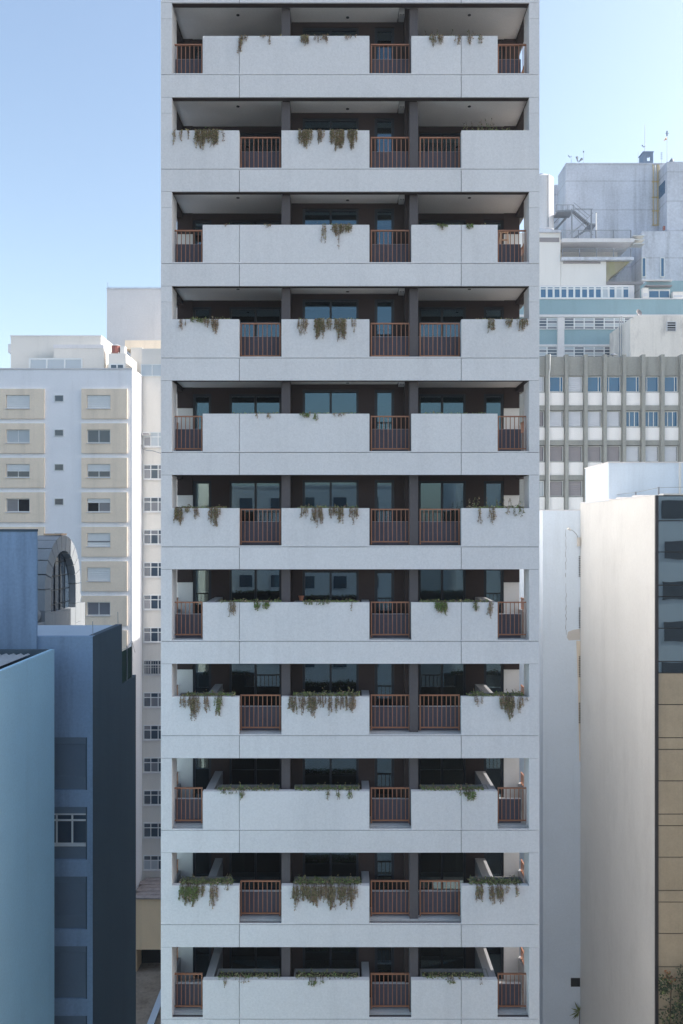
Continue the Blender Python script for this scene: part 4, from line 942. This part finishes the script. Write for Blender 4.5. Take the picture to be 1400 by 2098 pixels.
# white terrace block
D9 = 94.0
tw = E("white_terrace_block", "white block with an open terrace and railings below the raw concrete", "building", (X(1180, D9), D9, 0))
box("wall", tw, M['whitepaint'], X(1060, D9), X(1149, D9), D9, D9 + 6, 0, Z(477, D9))
b = MB(); b.prism([(X(p, D9), Z(q, D9)) for p, q in ((1090, 477), (1149.5, 477), (1149.5, 474), (1106, 469), (1090, 469))], D9 - 0.3, D9 + 6); b.build("roof", M['conc'], tw, (X(1120, D9), D9, Z(473, D9)))
box("louvre", tw, M['slat_d'], X(1100, D9), X(1146, D9), D9 - 0.06, D9 - 0.001, Z(495.5, D9), Z(487, D9))
box("wall", tw, M['whitepaint'], X(1150, D9), X(1243, D9), D9 + 0.1, D9 + 5, 0, Z(535, D9))
box("wall_strip", tw, M['slat_d'], X(1154.5, D9), X(1231, D9), D9 + 0.02, D9 + 0.099, Z(539.5, D9), Z(535.5, D9))
box("terrace_slab", tw, M['conc'], X(1150, D9), X(1297, D9), D9 - 0.4, D9 + 6, Z(534.5, D9), Z(528.5, D9))
box("roof_slab", tw, M['pale'], X(1150, D9), X(1298, D9), D9 - 0.4, D9 + 6, Z(498, D9), Z(490.5, D9))
box("terrace_back_wall", tw, M['offwhite'], X(1150, D9), X(1284, D9), D9 + 3.0, D9 + 3.3, Z(528, D9), Z(498, D9))
b = MB(); b.prism([(X(p, D9), Z(q, D9)) for p, q in ((1243.5, 580), (1252, 566), (1292, 535), (1243.5, 535))], D9 + 0.12, D9 + 5); b.build("ramp_soffit", M['moss'], tw, (X(1260, D9), D9, Z(550, D9)))
box("pipe_bridge", tw, M['slat_d'], X(1243.5, D9), X(1318, D9), D9 - 0.1, D9 + 0.1, Z(583, D9), Z(577, D9))
def mini_rail(parent, mat, pa, pb, dd, ya, yb, n, nb):
    b = MB(); x0, x1, z0, z1 = X(pa, dd), X(pb, dd), Z(yb, dd), Z(ya, dd)
    b.box(x0, x1, dd - .03, dd + .03, z1 - .05, z1); b.box(x0, x1, dd - .02, dd + .02, z0 + .05, z0 + .09)
    for i in range(nb + 1): xx = x0 + (x1 - x0) * i / nb; b.box(xx - .05, xx + .05, dd - .035, dd + .035, z0, z1 - .051)
    for i in range(n): xx = x0 + (x1 - x0) * (i + .5) / n; b.box(xx - .014, xx + .014, dd - .012, dd + .012, z0 + .091, z1 - .051)
    o = b.build("railing", mat, parent, (x0, dd, z0)); return o
mini_rail(tw, M['steel'], 1153, 1293, D9 - 0.2, 509, 528.4, 64, 4)
mini_rail(tw, M['steel'], 1150, 1293, D9 - 0.2, 471, 490.4, 56, 4)
for i in range(3): box("floodlight_shelf", tw, M['silver'], X(1296, D9), X(1320, D9), D9 - 0.3, D9 + 1, Z(485 + 8 * i, D9), Z(483.5 + 8 * i, D9))

# raw concrete block with rooftop plant
DC = 100.0
rc = E("raw_concrete_block", "massive stained raw concrete block crowning the right skyline", "building", (X(1300, DC), DC, 0))
box("wall", rc, M['conc'], X(1160, DC), X(1372, DC), DC, DC + 3.6, 0, Z(336, DC))
box("coping", rc, M['conc'], X(1159.7, DC), X(1372, DC), DC - 0.08, DC + 3.65, Z(336, DC), Z(334, DC))
box("annex_wall", rc, M['conc'], X(1137, 104), X(1160, 104), 104.0, 107, 0, Z(378, 104))
box("right_wall", rc, M['conc'], X(1367, 97.4), X(1520, 97.4), 97.4, 103.4, 0, Z(331, 97.4))
box("lower_wall", rc, M['conc'], X(1313, 97), X(1520, 97), 96.6, 99.98, 0, Z(476, 97))
for i in range(3):
    dn, df = 97.9 + i * 0.65, 98.45 + i * 0.65; xw = X(1367, 97.4); z1, z0 = Z(373, 98.5), Z(399, 98.5)
    box("side_window", rc, M['pane_b'], xw - 0.04, xw - 0.001, dn, df, z0, z1)
for pa in (1315.5, 1353.5):
    window(rc, X(pa, 96.5), X(pa + 9, 96.5), Z(567.5, 96.5), Z(527, 96.5), 96.5, 1, (1.0,), 0.10, 0.098, M['wframe'], M['pane_b'], pane_off=0.03)
for q, mm in ((1338, 'pipe'), (1342, 'silver'), (1347, 'pipe'), (1350, 'pipe')):
    b = MB(); b.tube([(X(q, DC), DC - .15, Z(462, DC)), (X(q, DC), DC - .15, Z(342, DC)), (X(q, DC), DC + .1, Z(334, DC))], 0.055, 5)
    b.build("service_pipe", M[mm], rc, (X(q, DC), DC - .1, Z(400, DC)))
for q in (372, 404, 432, 461): box("pipe_bracket", rc, M['pipe'], X(1336, DC), X(1352, DC), DC - .22, DC - .001, Z(q + 1.2, DC), Z(q, DC))

hd = E("hose_box", "small dark red box at the foot of the ochre pipes", "hose box", (X(1361, 96.8), 96.8, Z(475, 97)))
box("body", hd, M['red'], X(1358.5, 96.8), X(1362.5, 96.8), 96.62, 96.88, Z(473, 97), Z(465, 97)); box("leg", hd, M['steel'], X(1360, 96.8), X(1361, 96.8), 96.7, 96.8, Z(476, 97), Z(473, 97))

# rooftop hut, masts, silo, stair
zr = Z(334, DC)
rh = E("rooftop_hut", "small dark blue hut with an open window on the concrete roof", "hut", (X(1329, 101), 101, zr))
x0, x1 = X(1319, 101), X(1339, 101); z1 = Z(311, 101)
for a, b_, c, d_ in ((x0, x0 + .45, zr, z1), (x1 - .30, x1, zr, z1)): box("frame_post", rh, M['navy'], a, b_, 101.0, 101.3, c, d_)
box("wall", rh, M['navy'], x0 + .451, x1 - .301, 101.0, 101.3, zr, zr + .75); box("wall", rh, M['navy'], x0 + .451, x1 - .301, 101.0, 101.3, z1 - .42, z1)
box("roof", rh, M['navy'], x0 - .08, x1 + .08, 100.95, 102.6, z1, z1 + .07); box("side_wall", rh, M['navy'], x0 - 0.0, x0 + .05, 101.3, 102.5, zr, z1)
def mast(name, label, px, yt, dd=100.6, r=0.035, extra=None, cat="antenna", zbase=None):
    o = E(name, label, cat, (X(px, dd), dd, zbase or zr)); b = MB(); zz0 = zbase or zr
    b.tube([(X(px, dd), dd, zz0), (X(px, dd), dd, Z(yt, dd))], [r, r * .6], 5); b.build("mast", M['steel'], o, W[o.name])
    if extra: extra(o, dd)
def vane(o, dd):
    b = MB(); b.tube([(X(1364, dd), dd, Z(273, dd)), (X(1371, dd), dd, Z(273, dd))], 0.04, 5); b.tube([(X(1367.5, dd), dd, Z(278, dd)), (X(1367.5, dd), dd, Z(268, dd))], 0.10, 6); b.build("vane", M['navy'], o, W[o.name])
    b = MB(); b.poly([(X(1367, dd), dd, Z(280, dd)), (X(1363, dd), dd - .2, Z(283, dd)), (X(1359, dd), dd - .1, Z(290, dd)), (X(1362, dd), dd, Z(288, dd)), (X(1367, dd), dd, Z(286, dd))]); b.build("windsock", M['wood'], o, W[o.name])
def arms(px, y, kind):
    def f(o, dd):
        b = MB()
        if kind == 'cup':
            b.tube([(X(px - 6, dd), dd, Z(y - 2, dd)), (X(px - 3, dd), dd, Z(y + 2, dd)), (X(px + 1, dd), dd, Z(y, dd))], [.10, .06, .03], 5)
        elif kind == 'flag':
            b.tube([(X(px, dd), dd, Z(y, dd)), (X(px - 1.5, dd), dd, Z(y - 10, dd))], [.05, .18], 5); b.tube([(X(px + 3, dd), dd, Z(y, dd)), (X(px + 9, dd), dd, Z(y - 6, dd))], [.05, .18], 5)
        else:
            for i in range(4): b.tube([(X(px - 2.5, dd), dd, Z(y + i * 4, dd)), (X(px + 2.5, dd), dd, Z(y + i * 4, dd))], .03, 4)
        b.build("crossarm", M['steel'], o, W[o.name])
    return f
mast("antenna", "tall thin antenna mast rising beside the blue rooftop hut", 1322, 254, 101.5, 0.05, arms(1322, 299, 'cup'))
mast("weather_vane", "thin mast with a windsock and dark weather vane on top", 1367.5, 268, 100.6, 0.04, vane, "weather vane")
mast("antenna", "short mast with a cup shaped head at the left of the concrete roof", 1171, 319, 101, 0.03, arms(1171, 320, 'cup'))
mast("antenna", "low mast with two splayed panels on the concrete roof", 1186, 328, 101, 0.03, arms(1184, 331, 'flag'))
mast("antenna", "short ball topped mast right of the splayed panels", 1196, 309, 101, 0.03, lambda o, dd: box("ball", o, M['steel'], X(1195, dd), X(1197, dd), dd - .06, dd + .06, Z(312, dd), Z(309, dd)))
mast("antenna", "bare thin rod left of the blue rooftop hut", 1308, 309, 101, 0.02)
mast("antenna", "short comb antenna between the blue hut and the windsock mast", 1356, 311, 101, 0.03, arms(1356, 313, 'yagi'))
dm = E("roof_drum", "small round drum on top of the right concrete roof", "drum", (X(1377, 98), 98, Z(331, 97.4)))
b = MB(); c = Vector((X(1377, 98.4), 98.4, Z(331, 97.4))); b.tube([c, c + Vector((0, 0, .5)), c + Vector((0, 0, .75)), c + Vector((0, 0, .85))], [.24, .24, .17, .05], 10); b.build("body", M['steel'], dm, W[dm.name])
b = MB(); b.tube([c + Vector((-.35, 0, 0)), c + Vector((-.3, 0, .5)), c + Vector((0, 0, .95)), c + Vector((.3, 0, .5)), c + Vector((.35, 0, 0))], .04, 5); b.build("hoop", M['steel'], dm, W[dm.name])
so = E("silo", "tall pale cylindrical tank sunlit on one side beside the tower edge", "silo", (X(1112, 97), 97, Z(470, 97)))
b = MB(); c = Vector((X(1112, 98.2), 98.2, 0)); rad = 1.35
b.tube([(c.x, c.y, Z(475, 98.2)), (c.x, c.y, Z(368, 98.2)), (c.x, c.y, Z(364, 98.2))], [rad, rad, rad * .8], 28); b.build("shell", M['pale'], so, W[so.name], smooth=False)
b = MB(); b.tube([(c.x - .1, c.y, Z(364, 98.2)), (c.x - .1, c.y, Z(358, 98.2))], [.5, .42], 12); b.build("hatch", M['steel'], so, W[so.name])
b = MB(); b.tube([(c.x + .35, c.y - rad - .05, Z(472, 98)), (c.x + .35, c.y - rad - .05, Z(366, 98))], .07, 5); b.build("pipe", M['steel'], so, W[so.name])
fs = E("fire_stair", "zigzag grey steel stair against the raw concrete wall", "stair", (X(1190, 97.5), 97.5, Z(490, 97.5)))
dd = 97.0
for q, yt in ((1172, 432), (1212, 432)):
    for d2 in (96.4, 98.6):
        b = MB(); b.box(X(q, d2) - .07, X(q, d2) + .07, d2 - .07, d2 + .07, Z(492, dd), Z(yt, dd)); b.build("post", M['steel'], fs, (X(q, d2), d2, Z(490, dd)))
def flight(pa, ya, pb, yb, d2, n=9):
    b = MB()
    for o_ in (-.35, .35): b.tube([(X(pa, dd), d2 + o_, Z(ya, dd)), (X(pb, dd), d2 + o_, Z(yb, dd))], .06, 4); b.tube([(X(pa, dd), d2 + o_, Z(ya, dd) + .95), (X(pb, dd), d2 + o_, Z(yb, dd) + .95)], .03, 4)
    for i in range(n):
        t = (i + .5) / n; xx = X(pa + (pb - pa) * t, dd); zz = Z(ya + (yb - ya) * t, dd); b.box(xx - .15, xx + .15, d2 - .34, d2 + .34, zz - .02, zz + .02)
    b.build("flight", M['steel'], fs, (X(pa, dd), d2, Z(ya, dd)))
flight(1174, 434, 1206, 461, 96.9); flight(1208, 463, 1172, 489, 98.0); flight(1166, 438, 1140, 466, 98.4)
box("landing", fs, M['steel'], X(1204, dd), X(1220, dd), 96.4, 98.6, Z(464, dd), Z(461.5, dd)); box("landing", fs, M['steel'], X(1140, dd), X(1174, dd), 96.4, 98.6, Z(436, dd), Z(434, dd))
b = MB(); b.tube([(X(1172, dd), 96.4, Z(432, dd)), (X(1212, dd), 96.4, Z(432, dd))], .05, 4); b.tube([(X(1172, dd), 96.4, Z(480, dd)), (X(1212, dd), 96.4, Z(440, dd))], .035, 4); b.tube([(X(1172, dd), 96.4, Z(445, dd)), (X(1212, dd), 96.4, Z(485, dd))], .035, 4); b.build("brace", M['steel'], fs, W[fs.name])
mini_rail(fs, M['steel'], 1140, 1176, 96.4, 419, 434, 6, 3)
wp = E("white_pole", "single white pole beside the zigzag steel stair", "pole", (X(1222, D9 + .3), D9 + .3, Z(490.5, D9)))
b = MB(); b.tube([(X(1222, D9 + .3), D9 + .3, Z(490.5, D9)), (X(1222, D9 + .3), D9 + .3, Z(434, D9))], 0.075, 8); b.build("shaft", M['whitepaint'], wp, W[wp.name])
b = MB(); b.tube([(X(1222, D9 + .3), D9 + .3, Z(434, D9)), (X(1222, D9 + .3), D9 + .3, Z(433, D9))], 0.10, 8); b.build("cap", M['steel'], wp, W[wp.name])

# ------------------------------------------------------------------ across the street, behind the camera: only seen mirrored in the glass
def street_block(label, x0, x1, y1, z1, wm, ww, wh, cx, cz, pm):
    o = E("street_block", label, "building", ((x0 + x1) / 2, y1 - 8, 0), "blocks mirrored in the glass")
    box("wall", o, wm, x0, x1, y1 - 14, y1, 0, z1)
    box("parapet", o, M['pale'], x0 - .05, x1 + .05, y1 - 14.05, y1 + .06, z1, z1 + .25)
    nx = int((x1 - x0) / cx); nz = int((z1 - 2) / cz)
    for i in range(nx):
        for j in range(max(0, nz - 7), nz):
            xx = x0 + (x1 - x0) * (i + .5) / nx; zz = z1 - 1.2 - (nz - 1 - j) * cz
            box("window", o, pm, xx - ww / 2, xx + ww / 2, y1 + .001, y1 + .05, zz - wh, zz)
street_block("beige street block mirrored in the left tower windows", -40, -16, -34, 46, M['yellow'], 1.6, 1.3, 4.0, 3.0, M['pane'])
street_block("grey street block mirrored in the middle tower windows", -13, 9, -38, 44, M['pale'], 1.5, 1.4, 3.6, 3.0, M['pane'])
street_block("white street block mirrored in the right tower windows", 14, 32, -42, 48, M['whitepaint'], 2.6, 1.5, 4.5, 3.0, M['pane'])
street_block("pale street block mirrored in the curtain wall", 36, 62, -40, 52, M['whitepaint'], 3.0, 2.2, 5.2, 4.2, M['pane'])

ob = E("street_block", "tall corner block with big framed windows mirrored in the curtain wall", "building", (28, -3, 0), "blocks mirrored in the glass")  # unseen block added to shade the street, mirrored in the curtain wall too
OZ = 43.0
box("wall", ob, M['whitepaint'], 20, 44, -30, 10, 28.5, OZ); box("lower_wall", ob, M['yellow'], 20.1, 43.9, -29.9, 9.9, 0, 28.498)
for i in range(5):
    for j in range(5):
        xx = (23.5 if j % 2 else 23.3) + (i - 1) * 4.6; zz = 39 + 2.2 - j * 2.95
        box("window", ob, M['dark'], max(xx, 20.3), xx + 3.3, 10.001, 10.06, zz - 1.35, zz)

# ------------------------------------------------------------------ thin city haze
hz = MB(); hz.box(-905, 905, -905, 905, -1.0, 96)
hm = bpy.data.materials.new("haze_air"); hm.use_nodes = True
nt = hm.node_tree; nt.nodes.remove(nt.nodes["Principled BSDF"])
pv = nt.nodes.new("ShaderNodeVolumePrincipled"); pv.inputs["Color"].default_value = (0.78, 0.89, 1.0, 1); pv.inputs["Density"].default_value = 0.0004; pv.inputs["Anisotropy"].default_value = 0.2
nt.links.new(pv.outputs[0], nt.nodes["Material Output"].inputs["Volume"])
ho = hz.build("haze", hm); ho["kind"] = "stuff"
